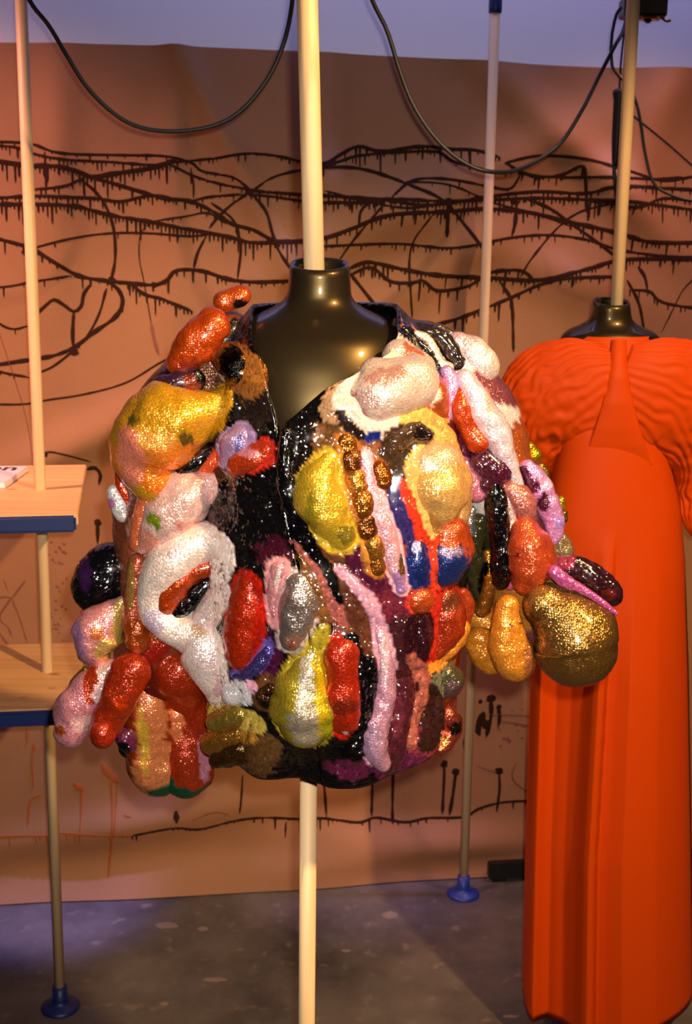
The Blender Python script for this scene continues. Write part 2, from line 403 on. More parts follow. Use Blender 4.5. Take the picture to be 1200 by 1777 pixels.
LEFT = [
 ([(-40, 246), (50, 250), (105, 267), (200, 270), (280, 272), (330, 283), (350, 298), (400, 308), (425, 325), (434, 336)], 4, .25, 10),
 ([(-40, 252), (25, 256), (60, 268), (110, 278), (190, 282), (260, 287), (290, 284), (380, 275), (430, 268), (480, 272), (535, 285)], 4, .6, 9),
 ([(-40, 275), (50, 288), (100, 290), (140, 300), (160, 308), (200, 302), (250, 295), (285, 287), (300, 278)], 7, .7, 17),
 ([(160, 308), (200, 320), (250, 335), (285, 345), (330, 350), (370, 368), (400, 388), (440, 400), (475, 417), (535, 421)], 6, .25, 10),
 ([(-40, 346), (60, 341), (120, 343), (170, 345), (210, 350), (260, 340), (300, 345)], 5, 1.0, 10),
 ([(-40, 355), (60, 355), (130, 358), (170, 368), (200, 375), (260, 385), (310, 395), (350, 402), (400, 412), (430, 420), (480, 421), (540, 416)], 6, 1.0, 17),
 ([(50, 330), (110, 325), (145, 310)], 4, .8, 9),
 ([(40, 436), (120, 415), (190, 405), (260, 405), (330, 410), (365, 405)], 3.5, .15, 6),
 ([(140, 312), (165, 332), (185, 360), (198, 400), (200, 450), (192, 490)], 4.5, 0, 0),
 ([(-40, 405), (20, 420), (60, 433), (110, 463), (140, 479), (185, 487), (225, 491), (268, 494), (290, 485), (306, 469), (350, 470), (395, 484), (440, 489), (512, 487)], 6, .45, 12),
 ([(225, 490), (250, 510), (280, 518), (310, 530), (332, 539)], 5, .7, 14),
 ([(188, 488), (206, 503), (213, 525), (200, 550), (165, 575), (132, 600), (100, 614), (60, 622), (-30, 636)], 6, .05, 8),
 ([(60, 548), (78, 532), (95, 519), (112, 528), (129, 540), (142, 530), (146, 510), (160, 490)], 5, 0, 0),
 ([(129, 540), (127, 575), (128, 602)], 5, 0, 0),
 ([(185, 500), (172, 545), (150, 585), (120, 614), (90, 636), (60, 648)], 3.5, .1, 6),
 ([(-20, 700), (40, 700), (85, 692), (150, 682), (220, 662), (282, 626), (320, 612)], 3, 0, 0),
 ([(355, 413), (342, 440), (335, 468)], 4, 0, 0),
 ([(408, 395), (417, 428), (411, 484)], 4, 0, 0),
 ([(432, 336), (465, 312), (500, 300), (540, 294)], 3.5, 0, 0),
 ([(430, 335), (400, 356), (375, 380), (362, 397)], 4, 0, 0),
 ([(434, 335), (460, 368), (470, 402), (482, 435), (505, 470)], 4.5, 0, 0),
 ([(434, 332), (480, 335), (540, 340)], 5, .8, 10),
 ([(434, 338), (480, 343), (540, 352)], 4, .8, 9),
 ([(330, 350), (365, 342), (420, 338)], 4, .4, 7),
 ([(330, 292), (335, 320), (335, 345)], 3, 0, 0),
 ([(365, 352), (400, 378), (415, 405)], 4, 0, 0),
 ([(290, 285), (340, 308), (390, 322), (432, 330)], 4, .3, 9),
 ([(260, 385), (320, 376), (360, 370), (390, 388)], 3, .4, 8),
 ([(256, 388), (243, 410), (242, 450), (250, 490), (262, 560)], 1.6, 0, 0),
 ([(80, 265), (83, 330)], 3.5, 0, 0),
 ([(145, 300), (148, 345)], 3.5, 0, 0),
 ([(-30, 500), (20, 496), (60, 488), (125, 478)], 3.5, .4, 8),
 ([(-20, 545), (10, 566), (30, 570), (50, 564)], 3.5, .5, 6),
 ([(-20, 636), (10, 646), (50, 653)], 4, .7, 6),
]
RIGHT = [
 ([(562, 284), (590, 268), (620, 255), (658, 263), (729, 255), (778, 260), (820, 262), (858, 274)], 5, .35, 20),
 ([(555, 290), (590, 280), (620, 271), (690, 265), (756, 265), (783, 282), (842, 298), (870, 302)], 4, .3, 10),
 ([(555, 292), (610, 292), (658, 303), (712, 325), (756, 347), (790, 380), (842, 450)], 5, 0, 0),
 ([(675, 341), (712, 314), (767, 312), (842, 325), (880, 328), (897, 303)], 4, .15, 6),
 ([(555, 340), (658, 347), (734, 357), (848, 341), (930, 333), (1010, 336), (1065, 325), (1230, 331)], 5, .5, 10),
 ([(555, 352), (631, 352), (669, 346), (756, 350), (853, 347), (930, 344), (1010, 347), (1092, 352), (1230, 368)], 5, .6, 14),
 ([(560, 413), (604, 398), (669, 374), (767, 368), (832, 363), (908, 368), (983, 385), (1070, 406), (1124, 420), (1230, 421)], 6, .7, 12),
 ([(560, 427), (685, 423), (778, 430), (875, 413), (950, 408), (1016, 417), (1065, 433), (1146, 444), (1230, 446)], 4, .5, 7),
 ([(604, 466), (637, 455), (691, 466), (756, 477), (848, 482), (929, 485), (1010, 466), (1081, 450), (1230, 450)], 6, .7, 12),
 ([(604, 478), (642, 464), (675, 488), (712, 490), (729, 486), (756, 504), (810, 496), (842, 474), (880, 468), (900, 470), (918, 482)], 5, .35, 18),
 ([(740, 567), (794, 552), (875, 520), (956, 485), (1060, 479)], 5, .4, 15),
 ([(740, 374), (712, 422), (707, 487), (714, 552)], 3, 0, 0),
 ([(897, 480), (918, 444), (983, 379), (1037, 357), (1090, 350)], 3, 0, 0),
 ([(859, 482), (880, 512), (886, 530), (888, 610)], 4.5, 0, 0),
 ([(894, 300), (930, 308), (970, 304), (1000, 290), (1008, 320), (1014, 374)], 4.5, .4, 9),
 ([(868, 284), (929, 272), (1010, 279), (1075, 298), (1146, 314), (1230, 300)], 4, 0, 0),
 ([(868, 284), (905, 302), (960, 308), (1040, 309), (1124, 312), (1180, 308)], 4, .25, 8),
 ([(1085, 502), (1119, 505), (1135, 520), (1160, 528), (1230, 538)], 4, .4, 12),
 ([(1080, 485), (1100, 525), (1112, 580)], 4, 0, 0),
 ([(1100, 462), (1112, 480), (1116, 504)], 4, 0, 0),
 ([(606, 474), (626, 500), (655, 540), (670, 560)], 5, 0, 0),
 ([(575, 470), (600, 430), (631, 390), (658, 357)], 3.5, 0, 0),
 ([(908, 345), (950, 362), (983, 385), (1059, 444)], 4.5, .2, 7),
 ([(1140, 575), (1160, 535), (1180, 500), (1210, 470)], 2, 0, 0),
 ([(768, 352), (768, 412)], 6, 0, 0),
 ([(893, 345), (888, 385), (880, 410)], 5, 0, 0),
 ([(640, 350), (622, 366), (618, 396)], 4, 0, 0),
 ([(1010, 347), (1090, 360), (1145, 345), (1230, 352)], 4, .6, 12),
 ([(700, 316), (770, 322), (850, 352), (930, 372), (985, 392)], 3, .2, 7),
 ([(760, 352), (700, 362), (630, 350), (560, 332)], 3.5, .3, 9),
]
LOW = [
 ([(230, 1437), (300, 1425), (345, 1430), (400, 1418), (450, 1413), (520, 1416), (560, 1415), (620, 1422), (650, 1415), (700, 1422), (740, 1415), (800, 1412), (830, 1397), (870, 1387), (930, 1385), (1010, 1388)], 4, .3, 9),
 ([(560, 1350), (565, 1413)], 3.5, 0, 0), ([(645, 1330), (643, 1412)], 4, 0, 0), ([(680, 1335), (679, 1425)], 4, 0, 0),
 ([(768, 1318), (768, 1345), (765, 1408)], 4, 0, 0), ([(788, 1335), (783, 1375), (777, 1410)], 4.5, 0, 0), ([(862, 1333), (863, 1365), (858, 1404)], 4, 0, 0),
 ([(803, 1275), (806, 1300), (801, 1320)], 6, 0, 0), ([(848, 1210), (848, 1240), (840, 1274)], 6, 0, 0), ([(860, 1220), (863, 1240), (860, 1258)], 5, 0, 0),
 ([(420, 1340), (418, 1370), (414, 1404)], 3, 0, 0), ([(495, 1420), (493, 1446)], 4, 0, 0), ([(305, 1395), (306, 1415)], 9, 0, 0),
 ([(836, 1230), (826, 1260), (829, 1272)], 9, 0, 0),
 ([(75, 782), (90, 778), (120, 784), (160, 798)], 2.8, 0, 0), ([(170, 902), (170, 942)], 4.5, 0, 0), ([(150, 812), (165, 808), (175, 820), (172, 838)], 5, 0, 0),
]
PALE = [
 ([(-10, 1035), (12, 1032), (22, 1034)], 3, 0, 0), ([(22, 1034), (45, 1003)], 2.5, 0, 0), ([(8, 1003), (15, 1022)], 2, 0, 0), ([(20, 1034), (0, 1068), (15, 1085), (21, 1100)], 2.5, 0, 0),
 ([(22, 1036), (35, 1070), (48, 1112)], 2.2, 0, 0), ([(0, 1095), (18, 1120)], 4, 0, 0), ([(-10, 545), (40, 700), (60, 790)], 1.3, 0, 0),
 ([(865, 1246), (900, 1252), (940, 1259)], 2.5, 0, 0), ([(840, 1235), (900, 1236), (930, 1240)], 1.8, 0, 0), ([(891, 1318), (884, 1340), (893, 1356), (915, 1370)], 2.2, 0, 0),
 ([(824, 1322), (840, 1330), (858, 1334)], 2.2, 0, 0), ([(262, 560), (268, 590), (275, 615)], 5, 0, 0), ([(870, 1275), (883, 1280)], 3.5, 0, 0),
 ([(540, 1338), (520, 1400), (518, 1440)], 2.0, 0, 0), ([(330, 1412), (370, 1398), (397, 1404)], 2.5, 0, 0),
]
ORANGE = [
 ([(-40, 1446), (30, 1441), (85, 1439), (110, 1434), (160, 1436), (230, 1437)], 4, .4, 8),
 ([(128, 1354), (138, 1360), (146, 1368)], 11, 0, 0), ([(142, 1362), (142, 1400), (140, 1452)], 3, 0, 0),
 ([(178, 1320), (190, 1338), (206, 1352)], 11, 0, 0), ([(194, 1345), (196, 1420), (189, 1510)], 4, 0, 0),
 ([(58, 1290), (58, 1330), (60, 1360)], 3, 0, 0), ([(50, 1425), (55, 1382), (75, 1372)], 4, 0, 0), ([(48, 1255), (49, 1285)], 3, 0, 0), ([(60, 1286), (62, 1296)], 9, 0, 0),
 ([(215, 1403), (228, 1406)], 7, 0, 0), ([(205, 1345), (200, 1420), (197, 1440)], 2, 0, 0),
]
RIGHT = [([(528, a_[0][0][1] + 1)] + a_[0] if a_[0][0][0] < 566 else a_[0], *a_[1:]) for a_ in RIGHT]
for st in LEFT + RIGHT + LOW: stroke(st[0], st[1], m_ink, st[2], st[3])
for st in PALE: stroke(st[0], st[1], m_ink_pale)
for st in ORANGE: stroke(st[0], st[1], m_ink_or, st[2], st[3], 'orange_painted_line')
def blot(px, py, r, mat=m_ink):
    k = (on_wall(px + 1, py) - on_wall(px, py)).length
    u, z = uv_of(on_wall(px, py)); V = [wall_pt(u, z, .016 + paper_off(u, z) + .0025)]; n = 14
    for i in range(n):
        a = 2 * PI * i / n; q = r * k * random.uniform(.8, 1.15); V.append(wall_pt(u + q * math.cos(a), z + q * math.sin(a), .0165 + paper_off(u, z)))
    mesh('paint_blot', V, [(0, 1 + i, 1 + (i + 1) % n) for i in range(n)], mat, paper)
for x, y, r in [(788, 1336, 7), (768, 1322, 7), (862, 1333, 7), (848, 1208, 8), (170, 904, 7), (862, 1222, 5), (128, 608, 10), (268, 494, 6), (194, 487, 8), (83, 783, 4), (830, 1213, 4), (840, 1252, 9), (432, 334, 7), (888, 350, 8), (768, 352, 8)]:
    blot(x, y, r)
for i in range(34):
    y = random.uniform(935, 1110); x = 88 + random.gauss(12, 10)
    blot(x, y, random.uniform(1.2, 3.2), m_ink_pale)
for i in range(14): blot(random.uniform(840, 905), random.uniform(1225, 1290), random.uniform(1.2, 2.5), m_ink_pale)

# ------------------------------------------------------------------ poles, shelf unit
PR = 0.0118
def foot(loc, mat, parent):
    lathe('foot', [(0.044, 0.0), (0.044, 0.004), (0.036, 0.010), (0.020, 0.014), (0.0175, 0.022), (0.0165, 0.055), (0.0120, 0.055)], loc, mat, parent)

# back pole by the wall
bp = at(803, 1552, Z=0.0); Yb = bp.y
ztop = at(868, 22, Yb).z
bpole = empty('wooden_pole', bp, 'thin pale wooden pole with navy cap and blue foot, close to the paper backdrop', 'pole')
rod('shaft', bp + Vector((0, 0, .02)), Vector((bp.x, bp.y, ztop + .03)), PR, m_wood_pole, bpole)
foot(bp, m_blue, bpole)
lathe('cap', [(.0119, -.002), (.0150, 0), (.0155, .01), (.0155, .075), (.012, .08)], (bp.x, bp.y, ztop), m_navy, bpole)

# shelf unit at the left
sp = at(105, 1748, Z=0.0); Ys = sp.y
shelf = empty('shelf_unit', sp, 'open shelf of two pale pine boards with navy front edges on a wooden pole', 'shelf')
rod('shaft', sp + Vector((0, 0, .02)), Vector((sp.x, sp.y, 2.75)), PR, m_wood_pole, shelf)
foot(sp, m_navy, shelf)
sp2 = sp + Vector((-1.0, 0.0, 0))
rod('shaft', sp2 + Vector((0, 0, .02)), Vector((sp2.x, sp2.y, 2.75)), PR, m_wood_pole, shelf); foot(sp2, m_navy, shelf)
def rot_box(name, corner, dx, dy, x0, x1, y0, y1, za, zb, mat, parent, bev):
    bm = bmesh.new(); bmesh.ops.create_cube(bm, size=1.0)
    for v in bm.verts:
        xx = x0 + (v.co.x + .5) * (x1 - x0); yy = y0 + (v.co.y + .5) * (y1 - y0); zz = za + (v.co.z + .5) * (zb - za)
        v.co = Vector((corner.x, corner.y, 0)) + dx * xx + dy * yy + Vector((0, 0, zz))
    bmesh.ops.bevel(bm, geom=bm.edges[:], offset=bev, segments=3, affect='EDGES')
    me = bpy.data.meshes.new(name); bm.to_mesh(me); bm.free(); return link(name, me, mat, parent)
def board(pole_px, pole_py, back_px, back_py, front_px, front_py, strip_h):
    z = at(pole_px, pole_py, Ys - PR).z
    b = at(back_px, back_py, Z=z); f = at(front_px, front_py, Z=z)
    dy = (b - f); dy.z = 0; dp = dy.length; dy.normalize(); dx = Vector((dy.y, -dy.x, 0)); th = 0.022
    rot_box('board', f, dx, dy, -1.35, 0, 0, dp, z - th, z, m_shelf, shelf, 0.002)
    sh = strip_h * mpp(front_px, front_py, f.y)
    rot_box('edge_strip', f, dx, dy, -1.35, -.003, -.012, .0005, z - sh - .003, z - .001, m_navy, shelf, 0.005)
    return z, f.y, b.y, (b.x + f.x) / 2
z1, yf1, yb1, xr1 = board(66, 851, 150, 806, 135, 892, 28)
z2, yf2, yb2, xr2 = board(79, 1168, 150, 1114, 130, 1228, 26)

# label card in a clear block on the upper shelf
cA, cB = at(36, 803, Z=z1 + .02), at(22, 846, Z=z1 + .003)
card = empty('label_card', (cB.x - .06, (cA.y + cB.y) / 2, z1 + .001), 'white printed label card lying on the upper shelf beside the pole', 'sign')
x1 = (cA.x + cB.x) / 2
yf, yb = cB.y, min(cA.y, yb1 - .02)
zc0, zc1 = z1 + .0012, z1 + .012
o = recalc(mesh('block', [(x1 - .2, yf, zc0), (x1, yf, zc0), (x1, yb, zc0), (x1 - .2, yb, zc0), (x1 - .2, yf + .002, zc1), (x1 - .002, yf + .002, zc1), (x1 - .002, yb, zc1), (x1 - .2, yb, zc1)],
     [(0, 1, 2, 3), (4, 5, 6, 7), (0, 1, 5, 4), (1, 2, 6, 5), (2, 3, 7, 6), (3, 0, 4, 7)], m_card, card, smooth=False))
def text(s, x, y, z, size, parent):
    cu = bpy.data.curves.new('lettering', 'FONT'); cu.body = s; cu.size = size; cu.align_x = 'RIGHT'; cu.extrude = 0.0003; cu.offset = 0.0012
    t = bpy.data.objects.new('lettering', cu); COL.objects.link(t)
    bpy.context.view_layer.update()
    me = bpy.data.meshes.new_from_object(t.evaluated_get(bpy.context.evaluated_depsgraph_get()))
    bpy.data.objects.remove(t); me.materials.clear()
    me.transform(Matrix.Translation((x, y, z)))
    return link('lettering', me, m_print, parent)
text('on', x1 - .014, yb - .050, zc1 + .0004, 0.070, card)
text('o', x1 - .020, yf + .018, zc1 + .0004, 0.060, card)

# low black box at the foot of the wall, partly behind the gown
q0 = at(848, 1533, Z=0.0)
dbx = empty('black_box', q0 + Vector((.3, 0, 0)), 'low black box on the floor at the foot of the wall behind the gown', 'box')
def local_box(name, u0, u1, n0, n1, z0, z1, mat, parent, bev):
    bm = bmesh.new(); bmesh.ops.create_cube(bm, size=1.0)
    base = q0
    for v in bm.verts:
        uu = u0 + (v.co.x + .5) * (u1 - u0); nn = n0 + (v.co.y + .5) * (n1 - n0); zz = z0 + (v.co.z + .5) * (z1 - z0)
        v.co = base + wdir * uu - wnor * nn + Vector((0, 0, zz))
    bmesh.ops.bevel(bm, geom=bm.edges[:], offset=bev, segments=2, affect='EDGES')
    me = bpy.data.meshes.new(name); bm.to_mesh(me); bm.free(); return link(name, me, mat, parent)
wgap = (q0 - A).dot(wnor) - 0.11
wgap = max(.03, min(.12, wgap))
local_box('body', 0, .95, 0, wgap, .010, .055, m_black, dbx, .004)
for u in (.03, .45, .92): local_box('foot', u - .02, u + .02, .004, wgap - .004, 0.0, .012, m_black, dbx, .002)

# ------------------------------------------------------------------ cables, lamp and rail at the top
def cable(pts, Y, r, label, cat='cable'):
    if not isinstance(Y, (list, tuple)): Y = [Y] * len(pts)
    o = tube('cable', [at(x, y, yy) for (x, y), yy in zip(pts, Y)], r, m_black, None, n=90, seg=8)
    tag(o, label, cat); return o
cable([(20, -70), (52, 2), (85, 45), (115, 95), (150, 150), (195, 195), (240, 220), (300, 228), (370, 218), (420, 190), (465, 135), (492, 75), (506, 10), (512, -60)],
      [2.40, 2.40] + [2.42] * 10 + [2.4, 2.4], 0.0042, 'black cable hanging in a deep loop at the upper left, left of the middle pole')
cable([(620, -70), (646, 2), (672, 55), (692, 120), (718, 185), (760, 245), (810, 285), (860, 299), (910, 290), (970, 250), (1010, 190), (1040, 130), (1066, 80), (1082, 50), (1090, 5)],
      [2.4, 2.4, 2.4, 2.4, 2.4, 2.4, 2.4, 2.42, 2.5, 2.6, 2.65, 2.7, 2.72, 2.75, 2.78], 0.0040, 'black cable hanging in a deep loop between the middle pole and the black lamp')
cable([(1078, 12), (1068, 28), (1060, 70), (1061, 112), (1072, 130), (1090, 150), (1104, 180), (1112, 220), (1118, 262), (1130, 310), (1150, 332), (1200, 348), (1260, 345)],
      2.80, 0.0034, 'black cable dropping from the black lamp and looping behind the right pole')
cable([(1085, 190), (1104, 206), (1157, 249), (1200, 287), (1260, 340)], 2.95, 0.0024, 'thin dark line slanting down to the right frame edge behind the right pole')  # thin dark tube along a slanting line
shadow_shape = empty('wall_shadow_solid', at(1078, 230, 3.0), 'black solid standing in for a soft wall shadow left of the right pole', 'shadow')  # soft shadow on the wall, built as a dark solid with strands
lathe('shadow_shape', [(.006, -.085), (.010, -.075), (.013, -.03), (.014, .06), (.017, .075), (.016, .082), (.006, .086)], at(1072, 222, 3.0), m_black, shadow_shape, 20)
tube('shadow_strand', [at(1070, 252, 3.0), at(1065, 280, 3.0), at(1066, 310, 3.0), at(1070, 345, 3.0)], 0.0045, m_black, shadow_shape)
tube('shadow_strand', [at(1073, 178, 3.0), at(1076, 120, 2.98), at(1082, 60, 2.9), at(1090, 15, 2.85)], 0.0022, m_black, shadow_shape)

Yl = 2.85
gp_x = at(1065, 530, 2.56).x
rail = empty('lighting_rail', at(1180, -2, Yl), 'black overhead rail crossing the top right corner of the photo', 'rail')
a = at(1152, -8, Yl); 
box('track', (a.x - .12, Yl - .02, a.z - .004), (a.x + 1.2, Yl + .02, a.z + .028), m_lamp, rail, .003)
lampo = empty('black_lamp', at(1116, 10, Yl), 'black gallery lamp with brass inside, clipped to the rail behind the right pole', 'lamp')
lc = at(1118, 4, Yl)
k = mpp(1118, 4, Yl)
box('housing', (lc.x - 42 * k, Yl - .045, lc.z - 28 * k), (lc.x + 33 * k, Yl + .022, a.z - .008), m_lamp, lampo, .006)
def barn(p, wv, name, mat):
    tube(name, p, wv, mat, lampo, n=14)
box('reflector', (lc.x - 8 * k, Yl - .040, lc.z - 32 * k), (lc.x + 16 * k, Yl - .005, lc.z - 27 * k), m_brass, lampo, .002)
box('reflector', (lc.x + 24 * k, Yl - .038, lc.z - 30 * k), (lc.x + 30 * k, Yl - .01, lc.z - 26 * k), m_brass, lampo, .002)
barn([lc + Vector((-5 * k, -.03, -29 * k)), lc + Vector((0, -.035, -36 * k)), lc + Vector((6 * k, -.03, -33 * k))], .004, 'clip', m_lamp)
barn([lc + Vector((24 * k, -.03, -27 * k)), lc + Vector((32 * k, -.035, -34 * k)), lc + Vector((40 * k, -.03, -33 * k))], .003, 'clip', m_lamp)
lamp('lamp_bulb', 'SPOT', (lc.x + .005, Yl - .06, lc.z - 36 * k), (gp_x, 2.56, 1.55), 7, (1.0, 0.62, 0.16), spot_size=math.radians(70), spot_blend=.6, shadow_soft_size=.012)
box('bracket', (lc.x - 10 * k, Yl - .012, a.z - .010), (lc.x + 14 * k, Yl + .012, a.z - .0045), m_lamp, lampo)

# ------------------------------------------------------------------ mannequins
def bust(name, rows, Yc, parent, mat, seg=56):
    """rows: (y px, centre x px, half width px, half depth m, depth shift m)"""
    R = catmull([(r[1], r[0], r[2], r[3], r[4]) for r in rows], len(rows) * 7)
    V, F = [], []
    for cx, py, hw, hd, sh in R:
        c = at(cx, py, Yc); s = mpp(cx, py, Yc)
        for k in range(seg):
            t = 2 * PI * k / seg; ct, st = math.cos(t), math.sin(t)
            e = 0.88
            x = math.copysign(abs(ct) ** e, ct) * hw * s; y = math.copysign(abs(st) ** e, st) * hd
            V.append((c.x + x, Yc + sh + y, c.z))
    n = len(R)
    for i in range(n - 1):
        for k in range(seg):
            F.append((i * seg + k, i * seg + (k + 1) % seg, (i + 1) * seg + (k + 1) % seg, (i + 1) * seg + k))
    # hollow neck: turn the rim inwards and down
    base = len(V)
    for j, (sc, dz) in enumerate([(0.90, 0.0), (0.86, -.006), (0.84, -.04)]):
        for k in range(seg):
            v = Vector(V[k]); c = Vector((at(R[0][0], R[0][1], Yc).x, Yc + R[0][4], v.z))
            V.append(tuple(c + (v - c) * sc + Vector((0, 0, dz))))
    rings = [0] + [base // seg + j for j in range(3)]
    for a_, b_ in zip(rings[:-1], rings[1:]):
        for k in range(seg):
            F.append((a_ * seg + k, b_ * seg + k, b_ * seg + (k + 1) % seg, a_ * seg + (k + 1) % seg))
    F.append(tuple(rings[-1] * seg + k for k in range(seg)))
    F.append(tuple((n - 1) * seg + k for k in range(seg)))
    # forward tilt of the rim
    for i, v in enumerate(V):
        row = 0 if i >= base else i // seg
        f_ = max(0.0, 1 - row / 16.0)
        V[i] = (v[0], v[1], v[2] + 0.20 * f_ * (v[1] - Yc))
    return recalc(mesh(name, V, F, mat, parent))

Ym = 1.62
mp0 = at(525, 1777, Ym)
man = empty('black_mannequin', (mp0.x, Ym, 0), 'glossy black mannequin bust on a pale wooden pole, wearing the sequinned jacket', 'mannequin')
px_ = at(535, 1345, Ym)
rod('lower_pole', Vector((px_.x, Ym, .02)), Vector((px_.x, Ym, at(537, 1240, Ym).z)), PR, m_wood_pole, man)
foot((px_.x, Ym, 0), m_navy, man)
nk = at(547, 470, Ym)
tilt_top = at(534, 0, Ym + .03)
dr = (tilt_top - nk)
rod('upper_pole', nk + Vector((0, 0, -.05)) - dr * .0, nk + dr * 1.9, 0.0132, m_wood_pole, man)
rows = [(457, 554, 50, .037, -.002), (463, 554, 52, .039, -.002), (490, 554, 54, .041, 0), (515, 553, 58, .043, 0), (532, 552, 74, .050, .0), (545, 552, 102, .060, 0), (560, 552, 128, .071, -.002), (590, 550, 146, .084, -.008),
        (640, 550, 152, .094, -.012), (720, 552, 150, .100, -.014), (850, 560, 142, .096, -.006), (1000, 565, 130, .090, 0), (1150, 560, 138, .095, 0), (1240, 560, 120, .085, 0)]
bust('torso', rows, Ym, man, m_bust)

Yg = 2.56
gp = at(1065, 530, Yg - .0)
man2 = empty('black_mannequin', (gp.x, Yg, 0), 'black mannequin neck on a pale wooden pole, wearing the orange-red gown', 'mannequin')
rod('lower_pole', Vector((gp.x, Yg, .02)), Vector((gp.x, Yg, at(1065, 1100, Yg).z)), PR, m_wood_pole, man2); foot((gp.x, Yg, 0), m_navy, man2)
rod('upper_pole', Vector((gp.x + .004, Yg - .004, at(1065, 545, Yg).z)), Vector((gp.x, Yg - .004, 2.75)), 0.0125, m_wood_pole, man2)
rows2 = [(522, 1060, 31, .037, -.002), (527, 1060, 32, .038, -.002), (545, 1060, 34, .040, 0), (556, 1060, 38, .042, 0), (566, 1060, 52, .050, 0), (578, 1060, 78, .062, 0), (600, 1060, 88, .062, .01), (660, 1060, 80, .066, .01), (760, 1060, 70, .066, .01), (900, 1060, 64, .06, .01), (1100, 1060, 64, .06, .01)]
bust('torso', rows2, Yg, man2, m_bust)

# ------------------------------------------------------------------ orange-red gown
gown = empty('evening_gown', (gp.x, Yg, at(1000, 1765, Yg).z), 'orange-red floor-length gown with gathered batwing yoke, on the mannequin at right', 'gown')
XL = [(585, 1010), (610, 985), (640, 975), (700, 972), (800, 962), (900, 945), (1000, 932), (1200, 918), (1500, 909), (1700, 904), (1760, 903)]
XR = [(585, 1132), (610, 1140), (640, 1140), (700, 1140), (800, 1158), (900, 1178), (1000, 1186), (1200, 1191), (1500, 1195), (1700, 1197), (1760, 1197)]
def interp(T, y): return float(np.interp(y, [t[0] for t in T], [t[1] for t in T]))
def fold(t, y):
    k = min(1.0, max(0.0, (y - 930) / 260.0)) ; k2 = min(1.0, max(0.0, (y - 800) / 500.0))
    prof = np.interp(t, [0, .04, .07, .115, .155, .24, .31, .36, .395, .43, .445, .50, .60, .8, 1.0],
                     [.03, -.012, -.015, .012, .028, .022, .002, -.03, -.042, -.035, .012, .004, -.016, -.012, .02])
    cr = .44 + .06 * (1 - k2)
    return k * prof
def gown_rows():
    V, F = [], []; nf, nb = 110, 40; ys = np.linspace(590, 1790, 98)
    for y in ys:
        # the crease drifts: straighten the skirt's parametrisation
        for i in range(nf):
            t = i / (nf - 1)
            drift = 0.10 * max(0.0, (1500 - y) / 600.0)
            tt = min(1, max(0, t - drift * math.sin(PI * t) ** 2)) if y < 1500 else t
            px = interp(XL, y) * (1 - t) + interp(XR, y) * t
            bd = float(np.interp(y, [590, 620, 680, 760, 1500], [.070, .084, .090, .100, .140]))
            yy = Yg - bd * math.sqrt(max(0, 1 - (2 * t - 1) ** 2)) ** .7 + fold(tt, y)
            p0 = at(px, y, Yg); p = Vector((p0.x + (p0.x - at(1060, y, Yg).x) * 0 , yy, p0.z))
            # keep the outline where the eye sees it although the cloth bulges forward
            f_ = (yy) / Yg; p.x = p0.x * f_; p.z = EYE.z + (p0.z - EYE.z) * (Yg - .135) / Yg
            V.append(p)
        for i in range(nb):
            a_ = PI * (i + 1) / (nb + 1); t = 1 - (1 - math.cos(a_)) / 2
            px = interp(XL, y) * (1 - t) + interp(XR, y) * t; p0 = at(px, y, Yg)
            V.append(Vector((p0.x, Yg + .10 * math.sin(a_) + .006 * math.sin(8 * a_), EYE.z + (p0.z - EYE.z) * (Yg - .135) / Yg)))
    n = nf + nb
    for j in range(len(ys) - 1):
        for i in range(n):
            F.append((j * n + i, j * n + (i + 1) % n, (j + 1) * n + (i + 1) % n, (j + 1) * n + i))
    return V, F, n, len(ys)
V, F, n_, nr = gown_rows()
# turn the hem under
base = len(V)
for i in range(n_):
    v = V[(nr - 1) * n_ + i]; c = Vector((gp.x, Yg, v.z)); V.append(c + (v - c) * .95 + Vector((0, 0, .015)))
for i in range(n_): F.append(((nr - 1) * n_ + i, (nr - 1) * n_ + (i + 1) % n_, base + (i + 1) % n_, base + i))
recalc(mesh('skirt', V, F, m_gown, gown))

def ruched(name, pts, Yc, flat, amp, parent, seed, nl=130, na=150):
    C = catmull(pts, nl)
    V, F = [], []
    P = [at(c[0], c[1], Yc + c[3]) for c in C]; R = [c[2] * mpp(c[0], c[1], Yc) for c in C]
    for i in range(nl):
        t = (P[min(i + 1, nl - 1)] - P[max(i - 1, 0)]).normalized(); nn = Vector((0, -1, 0)); nn = (nn - t * nn.dot(t)).normalized(); b = t.cross(nn)
        s = i / (nl - 1)
        endf = math.sqrt(max(0.02, min(1, (1 - s) / .10, 1))) 
        for k in range(na):
            a_ = 2 * PI * k / na
            base_ = P[i] + (b * math.cos(a_) + nn * math.sin(a_) * flat) * R[i] * endf
            q = noise.noise(Vector((base_.x * 22, base_.z * 22, seed))) * 2.2 * min(1, s * 2.2)
            ph = a_ * 30 + q * 4.2 + 4.5 * math.sin(s * 9 + a_ * 2) * min(1, s * 1.5)
            am = amp * (.35 + .9 * min(1, s * 1.6)) * min(1, (1 - s) * 8 + .2) * min(1, R[i] * 18)
            rip = .5 * math.sin(ph) * (.55 + .6 * noise.noise(Vector((base_.x * 30, base_.z * 30, seed + 9))) + .3)
            rip += .55 * noise.noise(Vector((base_.x * 60, base_.z * 60, seed + 4))) * min(1, s * 2)
            V.append(base_ + (b * math.cos(a_) + nn * math.sin(a_)) * rip * am)
    for i in range(nl - 1):
        for k in range(na):
            F.append((i * na + k, i * na + (k + 1) % na, (i + 1) * na + (k + 1) % na, (i + 1) * na + k))
    F.append(tuple(range(na))); F.append(tuple((nl - 1) * na + k for k in range(na)))
    return recalc(mesh(name, V, F, m_gown, parent))
